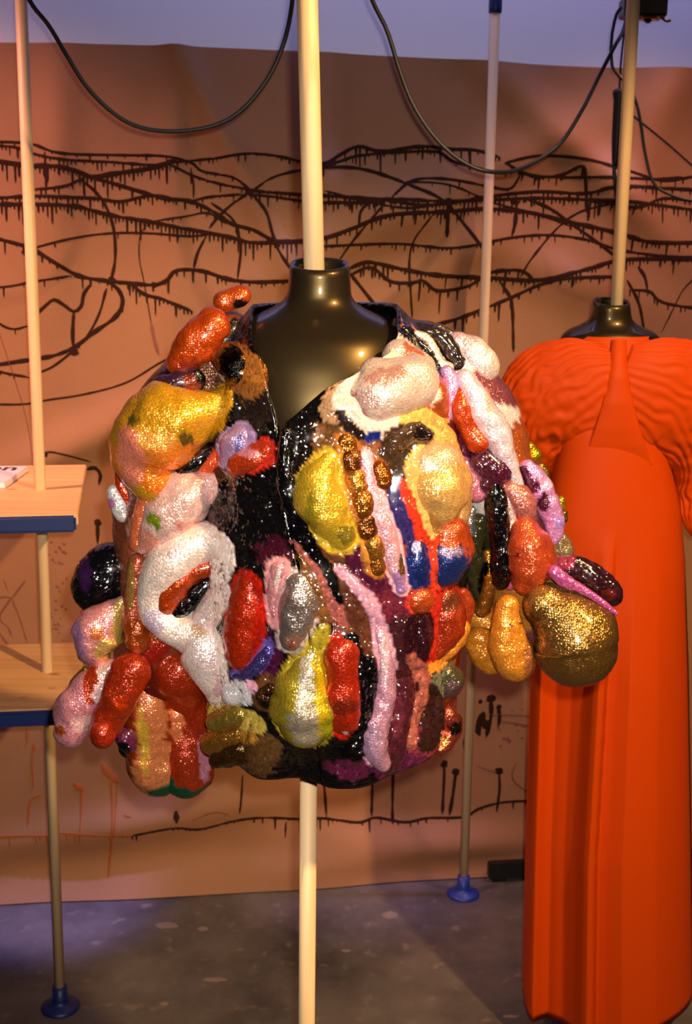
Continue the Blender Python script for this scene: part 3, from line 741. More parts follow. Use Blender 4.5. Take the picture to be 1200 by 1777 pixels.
ruched('batwing_sleeve', [(1074, 648, 52, -.075), (1048, 660, 74, -.072), (1012, 676, 96, -.062), (972, 700, 108, -.045), (940, 738, 92, -.03), (930, 785, 62, -.015), (938, 818, 38, 0), (950, 838, 18, .01)], Yg, .42, .0050, gown, 1.5)
ruched('batwing_sleeve', [(1072, 648, 52, -.075), (1098, 660, 74, -.072), (1134, 676, 94, -.062), (1176, 700, 104, -.045), (1212, 745, 88, -.03), (1228, 800, 66, -.015), (1220, 860, 46, 0), (1206, 905, 30, 0), (1200, 930, 16, .01)], Yg, .42, .0050, gown, 8.5)
# smooth centre strip that fans out from the neck between the gathers
V, F = [], []
nlp, nap = 60, 24
for i in range(nlp):
    s = i / (nlp - 1); y = 591 + s * 215; hw = np.interp(s, [0, .2, .4, .65, 1], [10, 13, 19, 34, 60]); cx = 1073 - 4 * s
    for k in range(nap):
        t = k / (nap - 1) * 2 - 1
        g = Yg - np.interp(s, [0, .12, .3, .5, .7, .85, 1], [.080, .098, .1095, .1115, .1060, .0985, .086]) + .0075 * abs(t) ** 2.5
        V.append(at(cx + t * hw, y, g))
for i in range(nlp - 1):
    for k in range(nap - 1):
        a_ = i * nap + k; F.append((a_, a_ + 1, a_ + nap + 1, a_ + nap))
o = mesh('centre_panel', V, F, m_gown, gown); md = o.modifiers.new('thickness', 'SOLIDIFY'); md.thickness = .004

# ------------------------------------------------------------------ the sequinned jacket
YC = 1.62
TORSO = [(545, 430, 690, .085), (600, 385, 745, .110), (650, 365, 780, .128), (700, 352, 805, .142), (850, 342, 825, .160), (1000, 335, 825, .168), (1150, 335, 810, .165), (1250, 345, 800, .158), (1345, 350, 795, .150)]
def torso_at(y):
    return [float(np.interp(y, [r[0] for r in TORSO], [r[i] for r in TORSO])) for i in (1, 2, 3)]
SL = [(395, 585, 48), (335, 690, 82), (300, 800, 92), (285, 900, 90), (290, 1000, 84), (275, 1120, 80), (262, 1200, 62)]
SR = [(725, 605, 52), (800, 680, 70), (850, 790, 80), (880, 890, 80), (905, 990, 72), (915, 1060, 58)]
def sleeve_depth(px, py, C):
    best = None
    for a_, b_ in zip(C[:-1], C[1:]):
        A_ = np.array(a_[:2], float); D = np.array(b_[:2], float) - A_
        t = max(0, min(1, np.dot(np.array([px, py]) - A_, D) / np.dot(D, D)))
        d = np.linalg.norm(np.array([px, py]) - A_ - D * t); r = a_[2] * (1 - t) + b_[2] * t
        if d < r:
            v = math.sqrt(r * r - d * d)
            if best is None or v > best: best = v
    return best
K0 = mpp(580, 900, 1.5)
def ysurf(px, py):
    xl, xr, b = torso_at(py); c, a_ = (xl + xr) / 2, (xr - xl) / 2
    y = YC + .0
    q = (px - c) / a_
    if abs(q) < 1: y = min(y, YC - b * math.sqrt(1 - q * q))
    for C in (SL, SR):
        v = sleeve_depth(px, py, C)
        if v: y = min(y, YC - .02 - .95 * v * K0)
    return y

jacket = empty('sequinned_jacket', (at(555, 1340, YC).x, YC, at(555, 1340, YC).z), 'short bulky sequinned jacket covered in padded organ-like lumps, on the black mannequin', 'jacket')

DYE = np.array([1.30, 1.24, 1.20], np.float32)
def paint(o, base, patches, Yref, along=None, na=0, stripes=None, ragged=0.30):
    """write the sewn colour pattern: base colour, then patches (px, py, r, rgb) as ragged spots"""
    me = o.data; n = len(me.vertices); co = np.empty(n * 3, np.float32); me.vertices.foreach_get('co', co); co = co.reshape(-1, 3)
    col = np.ones((n, 4), np.float32); col[:, :3] = s2l(base)
    if stripes is not None and along is not None:
        ang = along
        for a0, a1, c in stripes:
            wob = np.array([noise.noise(Vector((p[0] * 40, p[1] * 40, p[2] * 40))) for p in co]) * 0.12
            m_ = ((ang + wob) > a0) & ((ang + wob) < a1); col[m_, :3] = s2l(c)
    nz1 = None
    for px, py, r, c in patches:
        if nz1 is None: nz1 = np.array([noise.noise(Vector((p[0] * 90, p[1] * 90, p[2] * 90))) + .6 * noise.noise(Vector((p[0] * 220, p[1] * 220, p[2] * 220))) for p in co])
        ry = r if not isinstance(r, tuple) else r[1]; rx = r if not isinstance(r, tuple) else r[0]
        C = at(px, py, Yref(px, py)); k = mpp(px, py, Yref(px, py))
        d = np.sqrt(((co[:, 0] - C.x) / (rx * k)) ** 2 + ((co[:, 2] - C.z) / (ry * k)) ** 2)
        m_ = (d + ragged * nz1 < 1) & (co[:, 1] < YC + .06); col[m_, :3] = s2l(c)
    col[:, :3] = col[:, :3] ** DYE
    red = (col[:, 0] > .2) & (col[:, 1] < .12 * col[:, 0]) & (col[:, 2] < .12 * col[:, 0]); col[red, 0] *= .80; col[red, 1] *= 1.6; col[red, 2] *= .6
    at_ = me.color_attributes.new('pattern', 'FLOAT_COLOR', 'POINT'); at_.data.foreach_set('color', col.ravel())

SEWN = []
def lump(name, label, pts, base, mat=None, patches=(), lift=0.30, flat=0.85, Y=None, stripes=None, bumpy=0.075, seg=36, flare=0.34):
    """padded sausage-like form: pts are (px, py, radius px); sewn on to the jacket's front"""
    mat = mat or m_seq
    if Y is not None: flare = 0.0
    else: pts = [(a_, b_, r * 1.07) for a_, b_, r in pts]
    Q = []
    for p in pts:
        yy = (ysurf(p[0], p[1]) if Y is None else Y)
        Q.append((p[0], p[1], p[2], yy))
    if len(Q) == 1: Q.append((Q[0][0] + 1, Q[0][1] + 1, Q[0][2], Q[0][3]))
    ym = sorted(q[3] for q in Q)[len(Q) // 2]
    Q = [(a_, b_, r, .35 * y + .65 * ym) for a_, b_, r, y in Q]
    L = sum(math.hypot(Q[i + 1][0] - Q[i][0], Q[i + 1][1] - Q[i][1]) for i in range(len(Q) - 1))
    n = max(6, min(64, int(L / 3.5)))
    C = catmull(Q, n)
    C[:, 2] = np.maximum(C[:, 2], min(q[2] for q in Q) * .75)
    P, R = [], []
    for c in C:
        k = mpp(c[0], c[1], c[3]); r = c[2] * k
        p = at(c[0], c[1], c[3] + (0.5 - lift) * r - .2 * r); P.append(p); R.append(r)
    T0 = (P[1] - P[0]).normalized(); T1 = (P[-1] - P[-2]).normalized()
    capn = 7
    PP, RR, TT = [], [], []
    for j in range(capn):
        a_ = PI / 2 * (1 - j / capn) * .985
        PP.append(P[0] - T0 * R[0] * math.sin(a_)); RR.append(R[0] * math.cos(a_)); TT.append(T0)
    for i in range(n):
        PP.append(P[i]); RR.append(R[i]); TT.append((P[min(i + 1, n - 1)] - P[max(i - 1, 0)]).normalized())
    for j in range(1, capn + 1):
        a_ = PI / 2 * (j / capn) * .985
        PP.append(P[-1] + T1 * R[-1] * math.sin(a_)); RR.append(R[-1] * math.cos(a_)); TT.append(T1)
    if name != 'sleeve': SEWN.append(([tuple(p) for p in P], list(R), base))
    V, F, ANG = [], [], []
    Yf = ym + (.3 - lift) * sum(R) / len(R) - .65 * flat * sum(R) / len(R)
    rm = sum(R) / len(R); fr = .9 / rm; sd = random.uniform(0, 50)
    for p, r, t in zip(PP, RR, TT):
        nn = Vector((0, -1, 0)); nn = (nn - t * nn.dot(t)).normalized(); b = t.cross(nn)
        for k in range(seg):
            a_ = 2 * PI * k / seg
            ca, sa = math.cos(a_), math.sin(a_)
            fl_ = 1 + flare * max(0.0, .35 - sa) ** 1.5
            v = p + (b * ca * fl_ + nn * sa * flat) * r
            d = (v - p); 
            g = noise.noise(v * fr + Vector((sd, 0, 0))) * bumpy * 2 + noise.noise(v * fr * 2.3 + Vector((0, sd, 0))) * bumpy
            V.append(v + d * g); ANG.append(math.cos(a_))
    m_ = len(PP)
    for i in range(m_ - 1):
        for k in range(seg):
            F.append((i * seg + k, i * seg + (k + 1) % seg, (i + 1) * seg + (k + 1) % seg, (i + 1) * seg + k))
    F.append(tuple(range(seg))); F.append(tuple((m_ - 1) * seg + k for k in range(seg)))
    o = recalc(mesh(name, V, F, mat, jacket))
    o['label'] = label
    paint(o, base, patches, lambda x, y: Yf, np.array(ANG), seg, stripes)
    return o

# -- body shell: one open ring, closed at the back, V neck in front
NL = [(545, 428), (600, 436), (640, 455), (700, 474), (745, 486), (800, 489), (860, 498), (930, 512), (1000, 525), (1100, 540), (1345, 560)]
NRt = [(545, 692), (590, 690), (620, 672), (645, 625), (670, 575), (700, 535), (735, 500), (760, 494), (860, 502), (930, 516), (1000, 529), (1100, 543), (1345, 562)]
def hem(px):
    return float(np.interp(px, [340, 400, 500, 575, 640, 700, 800], [1318, 1332, 1337, 1345, 1342, 1336, 1292]))
V, F = [], []
nrow, ncol = 170, 320
for j in range(nrow):
    yy = 545 + (1345 - 545) * j / (nrow - 1)
    xl, xr, b = torso_at(yy); c, a_ = (xl + xr) / 2, (xr - xl) / 2
    th_r = math.asin(max(-1, min(1, (interp(NRt, yy) - c) / a_))); th_l = math.asin(max(-1, min(1, (interp(NL, yy) - c) / a_)))
    for i in range(ncol):
        s = i / (ncol - 1); th = th_r + (th_l + 2 * PI - th_r) * s
        px = c + a_ * math.sin(th)
        py = 545 + (hem(px) - 545) * j / (nrow - 1)
        q = at(px, py, 1.50); yv = YC - b * math.cos(th) + .006 * noise.noise(Vector((px * .02, py * .02, 0)))
        if yy > 1150: yv += -.012 * math.sin(th * 9) * (yy - 1150) / 195
        V.append(Vector((q.x, yv, q.z)))
for j in range(nrow - 1):
    for i in range(ncol - 1):
        a_ = j * ncol + i; F.append((a_, a_ + 1, a_ + ncol + 1, a_ + ncol))
body = mesh('body_shell', V, F, m_bead, jacket); recalc(body)
body['label'] = 'black beaded body with plum and copper areas, open at the front'
PLUM, COP, BRZ, BLK, LIL = (92, 34, 58), (166, 92, 76), (150, 100, 46), (20, 15, 16), (196, 150, 190)
paint(body, (26, 20, 19), [
    (560, 830, (50, 110), (36, 24, 20)), (620, 960, (60, 60), PLUM), (660, 1010, (60, 50), PLUM), (600, 1060, (30, 60), (110, 66, 50)),
    (570, 990, (30, 60), (122, 78, 50)), (545, 940, (20, 40), (120, 70, 50)), (690, 1050, (40, 60), (110, 44, 60)), (700, 1120, (50, 60), (74, 36, 40)),
    (720, 1200, (70, 90), (70, 38, 38)), (735, 1290, (60, 40), (140, 60, 70)), (790, 1260, (40, 50), (170, 90, 60)), (640, 1180, (22, 100), (84, 44, 40)), (610, 1325, (40, 22), (92, 34, 62)), (690, 1325, (50, 20), (104, 40, 70)),
    (420, 1300, (55, 45), (96, 66, 40)), (440, 1290, (25, 20), (140, 98, 50)), (480, 960, (30, 30), (80, 26, 40)), (470, 1130, (25, 40), (84, 30, 60)), (440, 700, (40, 60), (52, 38, 30)), 
    (590, 720, (30, 60), (190, 150, 110)), (570, 770, (30, 40), (120, 84, 50)), (640, 620, (30, 30), (226, 200, 186)), (720, 600, (60, 40), (64, 48, 38)), (690, 600, (30, 30), (200, 130, 100)),
    (770, 730, (40, 40), (226, 190, 110)), (800, 800, (30, 80), (150, 70, 90)), (780, 900, (30, 60), (110, 50, 60)), (690, 860, (30, 60), (60, 50, 110)), (640, 740, (30, 30), (210, 180, 180)), (640, 860, (30, 110), (150, 100, 66)),
    (720, 960, (30, 60), (160, 60, 60))], ysurf)
md = body.modifiers.new('thickness', 'SOLIDIFY'); md.thickness = .006; md.offset = 1

def sleeve(C, label, base, patches, Yo):
    pts = [(x, y, r * .97) for x, y, r in C]
    o = lump('sleeve', label, pts, base, m_seq, patches, lift=.30, flat=.95, Y=YC + .0, bumpy=.06, seg=64)
    return o
sleeve(SL, 'left-hand sleeve of mixed red-brown and black sequins', (150, 84, 60), [
    (420, 640, (50, 90), (44, 32, 26)), (380, 870, (40, 140), BLK), (395, 760, (40, 80), (60, 44, 34)), (240, 1000, (30, 90), (176, 100, 70)), (250, 1090, (30, 40), (170, 70, 40)), (250, 930, (30, 30), (216, 170, 150)),
    (380, 1060, (50, 80), (40, 26, 24)), (300, 670, (60, 30), (60, 30, 40)), (360, 660, (30, 40), (120, 74, 44)), (225, 1050, (14, 60), (170, 130, 70)), (300, 1200, (60, 60), (120, 40, 24))], 0)
sleeve(SR, 'right-hand sleeve of mixed plum, pink and black sequins', (150, 86, 92), [
    (730, 590, (60, 40), (74, 56, 42)), (790, 620, (40, 30), (240, 220, 214)), (830, 780, (40, 60), (110, 44, 66)), (850, 830, (30, 30), (60, 26, 40)), (835, 870, (22, 40), (150, 110, 80)), (900, 870, (36, 50), (196, 130, 120)), (870, 740, (40, 40), (240, 224, 222)),
    (820, 880, (20, 60), (230, 224, 214)), (830, 980, (26, 90), (70, 62, 36)), (940, 980, (40, 60), (160, 130, 90)), (880, 1050, (50, 60), (200, 140, 60)), (905, 770, (30, 40), (190, 80, 60))], 0)

RED, ORG, GLD, PNK, WHT, YEL = (196, 52, 26), (214, 84, 30), (206, 156, 52), (222, 160, 160), (236, 214, 208), (206, 172, 40)
DRK = (46, 30, 24)
# left shoulder and sleeve
lump('padded_lump', 'orange-red round lump at the top left shoulder', [(388, 524, 19), (418, 513, 18)], (206, 74, 26), m_seq, [(420, 535, 16, (50, 30, 24))], Y=1.60)
lump('padded_lump', 'orange-red long lump below the topmost one', [(366, 566, 33), (338, 598, 38), (312, 630, 24)], (206, 70, 28), m_seq, [(325, 645, 24, (170, 50, 44))], Y=1.56)
lump('padded_lump', 'dark plum lump above the gold liver shape', [(282, 672, 20), (310, 668, 24), (335, 660, 22)], (86, 50, 66), m_seq, [(335, 662, 16, (150, 50, 40)), (352, 650, 14, BLK)], Y=1.55)
lump('padded_lump', 'bronze lump with a black patch beside the neckline', [(395, 622, 26), (415, 640, 32), (438, 655, 27)], (164, 108, 54), m_gold, [(402, 632, (24, 32), BLK), (425, 658, 16, BLK)], lift=.5)
lump('padded_lump', 'large gold and orange liver-shaped lump on the left sleeve', [(388, 690, 18), (350, 715, 42), (300, 735, 60), (262, 765, 62), (245, 800, 48), (262, 835, 34)], (208, 158, 40), m_seq,
     [(270, 800, (80, 42), (228, 140, 56)), (300, 830, (60, 34), (226, 132, 44)), (330, 790, (30, 24), (220, 140, 50)), (228, 790, (24, 60), (226, 144, 116)), (275, 760, (34, 20), (226, 164, 80)), (325, 760, 12, (120, 96, 40)), (232, 730, 12, (120, 100, 40))], lift=.55, flat=.75)
lump('padded_lump', 'black gash under the gold lump', [(358, 785, 11), (335, 805, 14), (310, 830, 11)], BLK, m_bead, lift=.62)
lump('padded_lump', 'small black bean at the foot of the gold lump', [(256, 848, 8), (276, 857, 9)], BLK, m_bead, lift=1.7)
lump('padded_lump', 'orange strip beside the pinkish belly', [(378, 792, 12), (352, 818, 15), (318, 845, 12), (295, 862, 8)], (226, 104, 58), m_seq, lift=.45)
lump('padded_lump', 'pinkish white belly-shaped lump with a green spot', [(355, 842, 26), (325, 862, 40), (290, 895, 38), (262, 932, 22), (248, 950, 12)], (232, 196, 188), m_seq,
     [(268, 900, 12, (150, 160, 40)), (275, 912, 6, (120, 150, 20)), (330, 920, 20, (224, 160, 150)), (250, 940, 24, (226, 160, 140)), (345, 835, 14, (230, 170, 160))], lift=.55)
lump('padded_lump', 'orange strip running down under the gold lump', [(255, 870, 16), (244, 905, 14), (240, 945, 14)], (224, 130, 84), m_seq, lift=.4)
lump('padded_lump', 'lilac half of the small pair beside the opening', [(396, 798, 14), (408, 775, 24), (426, 756, 21)], (190, 156, 190), m_seq, [(415, 772, (9, 18), (130, 120, 170)), (440, 770, 14, (226, 160, 180))], lift=.7)
lump('padded_lump', 'red half of the small pair beside the opening', [(412, 808, 17), (440, 796, 20), (464, 784, 19)], (204, 62, 44), m_seq, [(430, 786, (26, 7), (226, 150, 160))], lift=.85)
lump('padded_lump', 'narrow red lump on the outer left edge', [(207, 822, 9), (214, 850, 12), (228, 875, 12)], (206, 58, 26), m_seq, Y=1.585)
lump('padded_lump', 'white oval lump with a pink spot on the outer left edge', [(197, 852, 11), (204, 872, 17), (213, 893, 14)], (232, 226, 222), m_seq, [(192, 874, 9, (214, 140, 190))], Y=1.585)
lump('padded_lump', 'small blue lump below the white oval', [(213, 916, 11), (216, 926, 11)], (50, 56, 150), m_seq, Y=1.60)
lump('padded_lump', 'black beaded ball on the left edge', [(190, 990, 50), (181, 1003, 53), (172, 1018, 49)], (26, 20, 22), m_bead, [(148, 995, (12, 30), (70, 34, 74))], Y=1.62, flat=.95, bumpy=.015)
lump('padded_lump', 'tiny orange lump under the black ball', [(148, 1062, 8), (156, 1072, 8)], (220, 100, 30), m_seq, Y=1.62)
lump('padded_lump', 'pink teardrop lump under the black ball', [(212, 1046, 12), (192, 1068, 30), (170, 1095, 44), (166, 1128, 36), (175, 1150, 18)], (214, 150, 150), m_seq, [(195, 1128, (30, 26), (196, 160, 96)), (210, 1080, (14, 40), (190, 160, 90)), (135, 1115, (14, 40), (190, 140, 176)), (172, 1092, 14, (222, 100, 90))], Y=1.57)
lump('padded_lump', 'olive gold crease below the pink teardrop', [(150, 1165, 10), (130, 1185, 9), (128, 1205, 8)], (190, 150, 60), m_gold, Y=1.63)
lump('padded_lump', 'red-brown band down the left sleeve', [(238, 975, 14), (234, 1020, 16), (232, 1070, 18), (238, 1115, 20)], (178, 96, 66), m_seq, [(238, 1100, (30, 30), (182, 66, 34)), (226, 1010, (8, 50), (170, 130, 70))], lift=.4)
# white hook
lump('padded_lump', 'white hook-shaped lump curling round a red hollow', [(386, 985, 20), (386, 950, 27), (358, 944, 31), (318, 958, 34), (286, 990, 34), (268, 1030, 26), (270, 1068, 24), (300, 1092, 26), (338, 1105, 38), (358, 1135, 42), (370, 1175, 31), (376, 1205, 18)],
     (238, 222, 214), m_seq, [(300, 960, 10, (220, 190, 190)), (266, 1080, (18, 26), (214, 196, 214)), (365, 1140, 24, (230, 208, 204)), (384, 1190, (12, 30), (226, 186, 190)), (345, 1090, 14, (216, 180, 150)), (395, 1100, (10, 40), (206, 180, 120))], lift=.72, flat=.8, bumpy=.03)
lump('padded_lump', 'red curve inside the white hook', [(368, 984, 13), (335, 990, 20), (308, 1010, 22), (290, 1042, 20), (284, 1070, 12)], (190, 62, 28), m_seq, lift=1.0)
lump('padded_lump', 'black hollow inside the white hook', [(358, 1014, 11), (334, 1036, 15), (312, 1060, 14), (296, 1088, 7)], BLK, m_bead, lift=1.25)
lump('padded_lump', 'white flap crossing the hollow of the hook', [(392, 1020, 20), (375, 1045, 20), (358, 1072, 22), (345, 1098, 24)], (236, 214, 208), m_seq, [(385, 1050, (14, 20), (216, 186, 130))], lift=1.0)
# red hand and foot shapes
lump('padded_lump', 'red and pink foot-shaped lump at the lower left edge', [(195, 1165, 24), (160, 1195, 32), (130, 1235, 36), (122, 1268, 30)], (214, 150, 160), m_seq,
     [(160, 1190, (16, 34), (184, 54, 34)), (178, 1205, (16, 26), (230, 200, 200)), (105, 1266, 11, (190, 80, 40)), (150, 1255, (24, 16), (230, 190, 190)), (185, 1170, 16, (230, 190, 180))], Y=1.56)
lump('padded_lump', 'dark red toe of the foot-shaped lump', [(228, 1165, 34), (210, 1200, 36), (194, 1236, 30), (178, 1270, 25)], (178, 48, 28), m_seq, [(212, 1215, 12, (214, 60, 24))], Y=1.545)
lump('padded_lump', 'small red ball at the end of the foot-shaped lump', [(176, 1272, 22), (178, 1278, 22)], (178, 46, 26), m_seq, Y=1.53)
lump('padded_lump', 'magenta and black ball between the two red shapes', [(218, 1280, 18), (222, 1290, 18)], (96, 40, 66), m_bead, [(215, 1300, 14, BLK)], Y=1.56)
lump('padded_lump', 'black lump behind the magenta ball', [(225, 1240, 22), (222, 1300, 16)], BLK, m_bead, Y=1.60)
lump('padded_lump', 'upper right red lobe of the hand-shaped lump', [(285, 1140, 34), (308, 1168, 43), (326, 1208, 40), (340, 1245, 32)], (184, 50, 28), m_seq, [(330, 1210, 14, (206, 66, 36))], lift=.8)
lump('padded_lump', 'orange peeling trunk of the hand-shaped lump', [(250, 1150, 18), (252, 1190, 30), (258, 1240, 38), (262, 1290, 44), (268, 1330, 42), (274, 1346, 36)], (186, 62, 36), m_seq,
     [(266, 1325, (40, 66), (228, 150, 98)), (268, 1250, (28, 70), (228, 146, 92)), (258, 1185, (14, 44), (226, 140, 98)), (288, 1372, (32, 14), (20, 96, 64)), (252, 1275, (9, 60), (226, 186, 80)), (228, 1270, (10, 60), (176, 56, 34))], lift=.75)
lump('padded_lump', 'lower right red lobe of the hand-shaped lump with a green tip', [(305, 1240, 26), (316, 1280, 36), (320, 1320, 38), (322, 1348, 36)], (190, 56, 40), m_seq,
     [(304, 1240, (16, 40), (228, 140, 92)), (322, 1378, (44, 17), (18, 92, 60)), (356, 1310, (10, 50), (216, 150, 170)), (294, 1362, (8, 24), (20, 96, 64))], lift=.85)
# left front panel
lump('padded_lump', 'red sausage beside the white hook', [(434, 1013, 23), (432, 1050, 29), (426, 1095, 30), (418, 1138, 24)], (190, 46, 26), m_seq, [(445, 1010, (16, 20), (140, 40, 34))], lift=.6)
lump('padded_lump', 'blue-violet crescent under the red sausage', [(408, 1173, 5), (430, 1167, 10), (452, 1150, 12), (466, 1125, 11), (470, 1108, 8)], (120, 104, 176), m_gold, lift=1.1)
lump('padded_lump', 'small white dotted bean below the crescent', [(404, 1206, 19), (424, 1196, 19)], (222, 218, 222), m_seq, lift=1.0)
lump('padded_lump', 'tiny pink lump beside the white bean', [(440, 1182, 8), (445, 1186, 8)], (224, 170, 190), m_seq, lift=.6)
lump('padded_lump', 'olive gold sausage at the hem', [(372, 1254, 15), (415, 1243, 20), (455, 1246, 13)], (196, 170, 84), m_gold, [(455, 1243, 14, (110, 100, 40))], lift=.6)
lump('padded_lump', 'bronze sausage along the hem', [(366, 1292, 18), (410, 1278, 18), (445, 1266, 10)], (190, 140, 62), m_gold, lift=.5)
lump('padded_lump', 'dark bronze crumpled fold at the hem', [(380, 1316, 16), (425, 1302, 24), (470, 1276, 18)], (110, 78, 44), m_gold, lift=.2, bumpy=.14)
lump('padded_lump', 'pale pink knobbly lump beside the silver one', [(487, 987, 18), (480, 1015, 16), (478, 1045, 13), (484, 1072, 15)], (216, 156, 158), m_seq, [(486, 1010, (10, 24), (236, 220, 220)), (480, 1070, 12, (214, 140, 140))], lift=.6)
lump('padded_lump', 'silver knobbly lump above the pear', [(518, 1012, 22), (520, 1040, 29), (516, 1075, 28), (508, 1108, 22)], (186, 168, 162), m_gold, [(510, 1112, (20, 14), (216, 170, 150)), (505, 1120, 8, (214, 130, 120))], lift=.7)
lump('padded_lump', 'olive yellow pear-shaped lump with a silver stripe', [(560, 1092, 9), (550, 1118, 17), (537, 1155, 30), (529, 1195, 42), (528, 1232, 50), (531, 1252, 44)], (168, 150, 50), m_seq,
     [(530, 1200, (14, 78), (190, 178, 158)), (530, 1250, (30, 44), (172, 160, 140)), (558, 1190, (9, 90), (206, 178, 30)), (570, 1262, (14, 24), (176, 170, 30))], lift=.6)
lump('padded_lump', 'dark bronze ball left of the pear', [(474, 1188, 20), (466, 1208, 22)], (110, 74, 44), m_gold, [(470, 1215, 18, (70, 44, 30))], lift=.7)
lump('padded_lump', 'red peanut-shaped lump beside the pear', [(592, 1134, 29), (593, 1180, 28), (592, 1225, 31), (598, 1252, 24)], (192, 46, 28), m_seq, [(596, 1225, (26, 16), (150, 40, 36)), (600, 1274, 5, WHT)], lift=.85)
lump('padded_lump', 'black crescent hugging the red peanut', [(606, 1105, 12), (626, 1140, 15), (634, 1190, 17), (632, 1240, 18), (614, 1290, 22)], BLK, m_bead, lift=.45)
# right front panel
lump('lapel', 'black beaded edge of the right front', [(497, 752, 10), (494, 800, 14), (504, 860, 18), (522, 910, 16), (545, 960, 15), (568, 1000, 13), (585, 1035, 9)], BLK, m_bead, lift=.35)
lump('padded_lump', 'yellow gold long lump on the right front', [(570, 798, 16), (556, 830, 30), (556, 865, 38), (573, 900, 36), (590, 928, 28)], (204, 172, 56), m_seq, [(540, 900, (14, 40), (170, 150, 40)), (600, 930, 16, (150, 130, 50))], lift=.6)
for i, (x, y, r) in enumerate([(600, 772, 17), (608, 802, 18), (617, 838, 20), (624, 874, 22), (634, 912, 20), (646, 948, 20), (650, 978, 16)]):
    lump('padded_lump', ['first', 'second', 'third', 'fourth', 'fifth', 'sixth', 'lowest'][i] + ' from the top of the bronze beads down the right front', [(x - 1, y - 6, r), (x + 2, y + 7, r)], [(176, 116, 50), (140, 86, 42), (196, 140, 66)][i % 3], m_gold, lift=.55)
lump('padded_lump', 'long pale pink strip down the right front', [(630, 790, 9), (638, 820, 12), (645, 860, 15), (660, 905, 19), (672, 945, 18), (685, 985, 16), (696, 1020, 11)], (226, 176, 188), m_seq, [(640, 770, (14, 34), (236, 214, 214)), (692, 1010, (14, 26), (196, 150, 200)), (697, 980, (6, 20), (120, 84, 44))], lift=.6)
lump('padded_lump', 'large creamy white egg at the right neckline', [(618, 695, 34), (645, 690, 48), (680, 678, 52), (718, 665, 42)], (232, 208, 192), m_seq, [(602, 704, (18, 34), (186, 100, 96)), (622, 726, (20, 16), (206, 150, 140)), (655, 655, (26, 14), (206, 160, 146)), (690, 648, (14, 14), (206, 160, 146)), (640, 690, (20, 20), (214, 180, 168)), (640, 748, (26, 14), (214, 206, 214))], lift=.55)
lump('padded_lump', 'dark beaded rim under the creamy egg', [(592, 715, 9), (606, 738, 9), (626, 754, 8)], (60, 40, 36), m_bead, lift=.8)
lump('padded_lump', 'small blue lump under the creamy egg', [(640, 756, 7), (652, 752, 8)], (40, 56, 130), m_seq, lift=1.1)
lump('padded_lump', 'cream neckline lump below the bust edge', [(690, 615, 24), (712, 640, 32), (722, 670, 30)], (234, 206, 188), m_seq, [(720, 605, (20, 24), (206, 126, 96))], lift=.5)
lump('padded_lump', 'red-rimmed cream ball right of the creamy egg', [(738, 676, 24), (748, 692, 28), (760, 712, 17)], (204, 84, 60), m_seq, [(738, 684, (24, 26), (232, 206, 180)), (738, 668, (20, 16), (232, 196, 176))], lift=.75)
lump('padded_lump', 'pale gold strip sloping right below the creamy egg', [(700, 716, 16), (730, 722, 22), (757, 742, 18), (778, 772, 15), (785, 800, 12)], (222, 186, 104), m_seq, lift=.55)
lump('padded_lump', 'dark brown beaded cap above the gold egg', [(690, 825, 9), (682, 795, 18), (686, 766, 24), (712, 752, 20), (738, 757, 13)], (86, 62, 42), m_bead, [(735, 757, 16, (40, 24, 20))], lift=.6)
lump('padded_lump', 'small amber oval beside the pink strip', [(656, 812, 13), (664, 835, 15)], (164, 98, 38), m_gold, lift=.8)
lump('padded_lump', 'blue strip left of the gold egg', [(676, 845, 9), (688, 880, 13), (700, 912, 13), (706, 935, 10)], (72, 58, 112), m_seq, [(695, 905, (16, 22), (120, 40, 70))], lift=.5)
lump('padded_lump', 'thin red strip left of the gold egg', [(696, 835, 6), (708, 868, 9), (722, 905, 10), (735, 940, 10)], (214, 72, 44), m_seq, lift=.75)
lump('padded_lump', 'large pale gold egg on the right chest', [(752, 812, 45), (757, 845, 52), (754, 878, 42), (746, 905, 26)], (220, 178, 108), m_seq, [(745, 910, (18, 20), (206, 156, 80)), (760, 790, (50, 24), (226, 184, 140))], lift=.65)
lump('padded_lump', 'beige lobe right of the gold egg', [(792, 835, 18), (797, 865, 19), (795, 895, 16)], (206, 166, 110), m_seq, [(790, 872, 7, (140, 120, 130))], lift=.55)
lump('padded_lump', 'right lobe of the heart, red above and blue below', [(778, 930, 34), (777, 955, 38), (768, 985, 33)], (206, 74, 44), m_seq, [(772, 988, (52, 42), (52, 62, 118)), (780, 955, (26, 8), (150, 130, 160)), (756, 905, 16, (80, 70, 110)), (785, 895, (14, 8), (60, 70, 140))], lift=.75)
lump('padded_lump', 'blue left lobe of the heart', [(720, 952, 17), (722, 980, 21), (726, 1003, 17)], (44, 56, 116), m_seq, [(718, 946, 12, (170, 150, 190))], lift=.7)
lump('padded_lump', 'small coral red ball under the heart', [(724, 1043, 21), (731, 1043, 21)], (206, 74, 52), m_seq, lift=.9)
lump('padded_lump', 'red boot-shaped lump with an orange edge', [(768, 1042, 24), (774, 1075, 28), (766, 1105, 26), (750, 1130, 18)], (184, 54, 36), m_seq, [(780, 1045, (20, 16), (130, 70, 40))], lift=.5)
lump('padded_lump', 'orange finger along the red boot shape', [(800, 1090, 15), (785, 1115, 17), (765, 1135, 15), (745, 1145, 11)], (222, 150, 62), m_seq, lift=.95)
lump('padded_lump', 'narrow red lump right of the boot shape', [(800, 1030, 10), (808, 1052, 13), (806, 1075, 11)], (196, 66, 48), m_seq, lift=.7)
lump('padded_lump', 'dark plum hollow left of the boot shape', [(722, 1075, 22), (724, 1105, 26), (726, 1130, 18)], (60, 24, 34), m_bead, lift=.1)
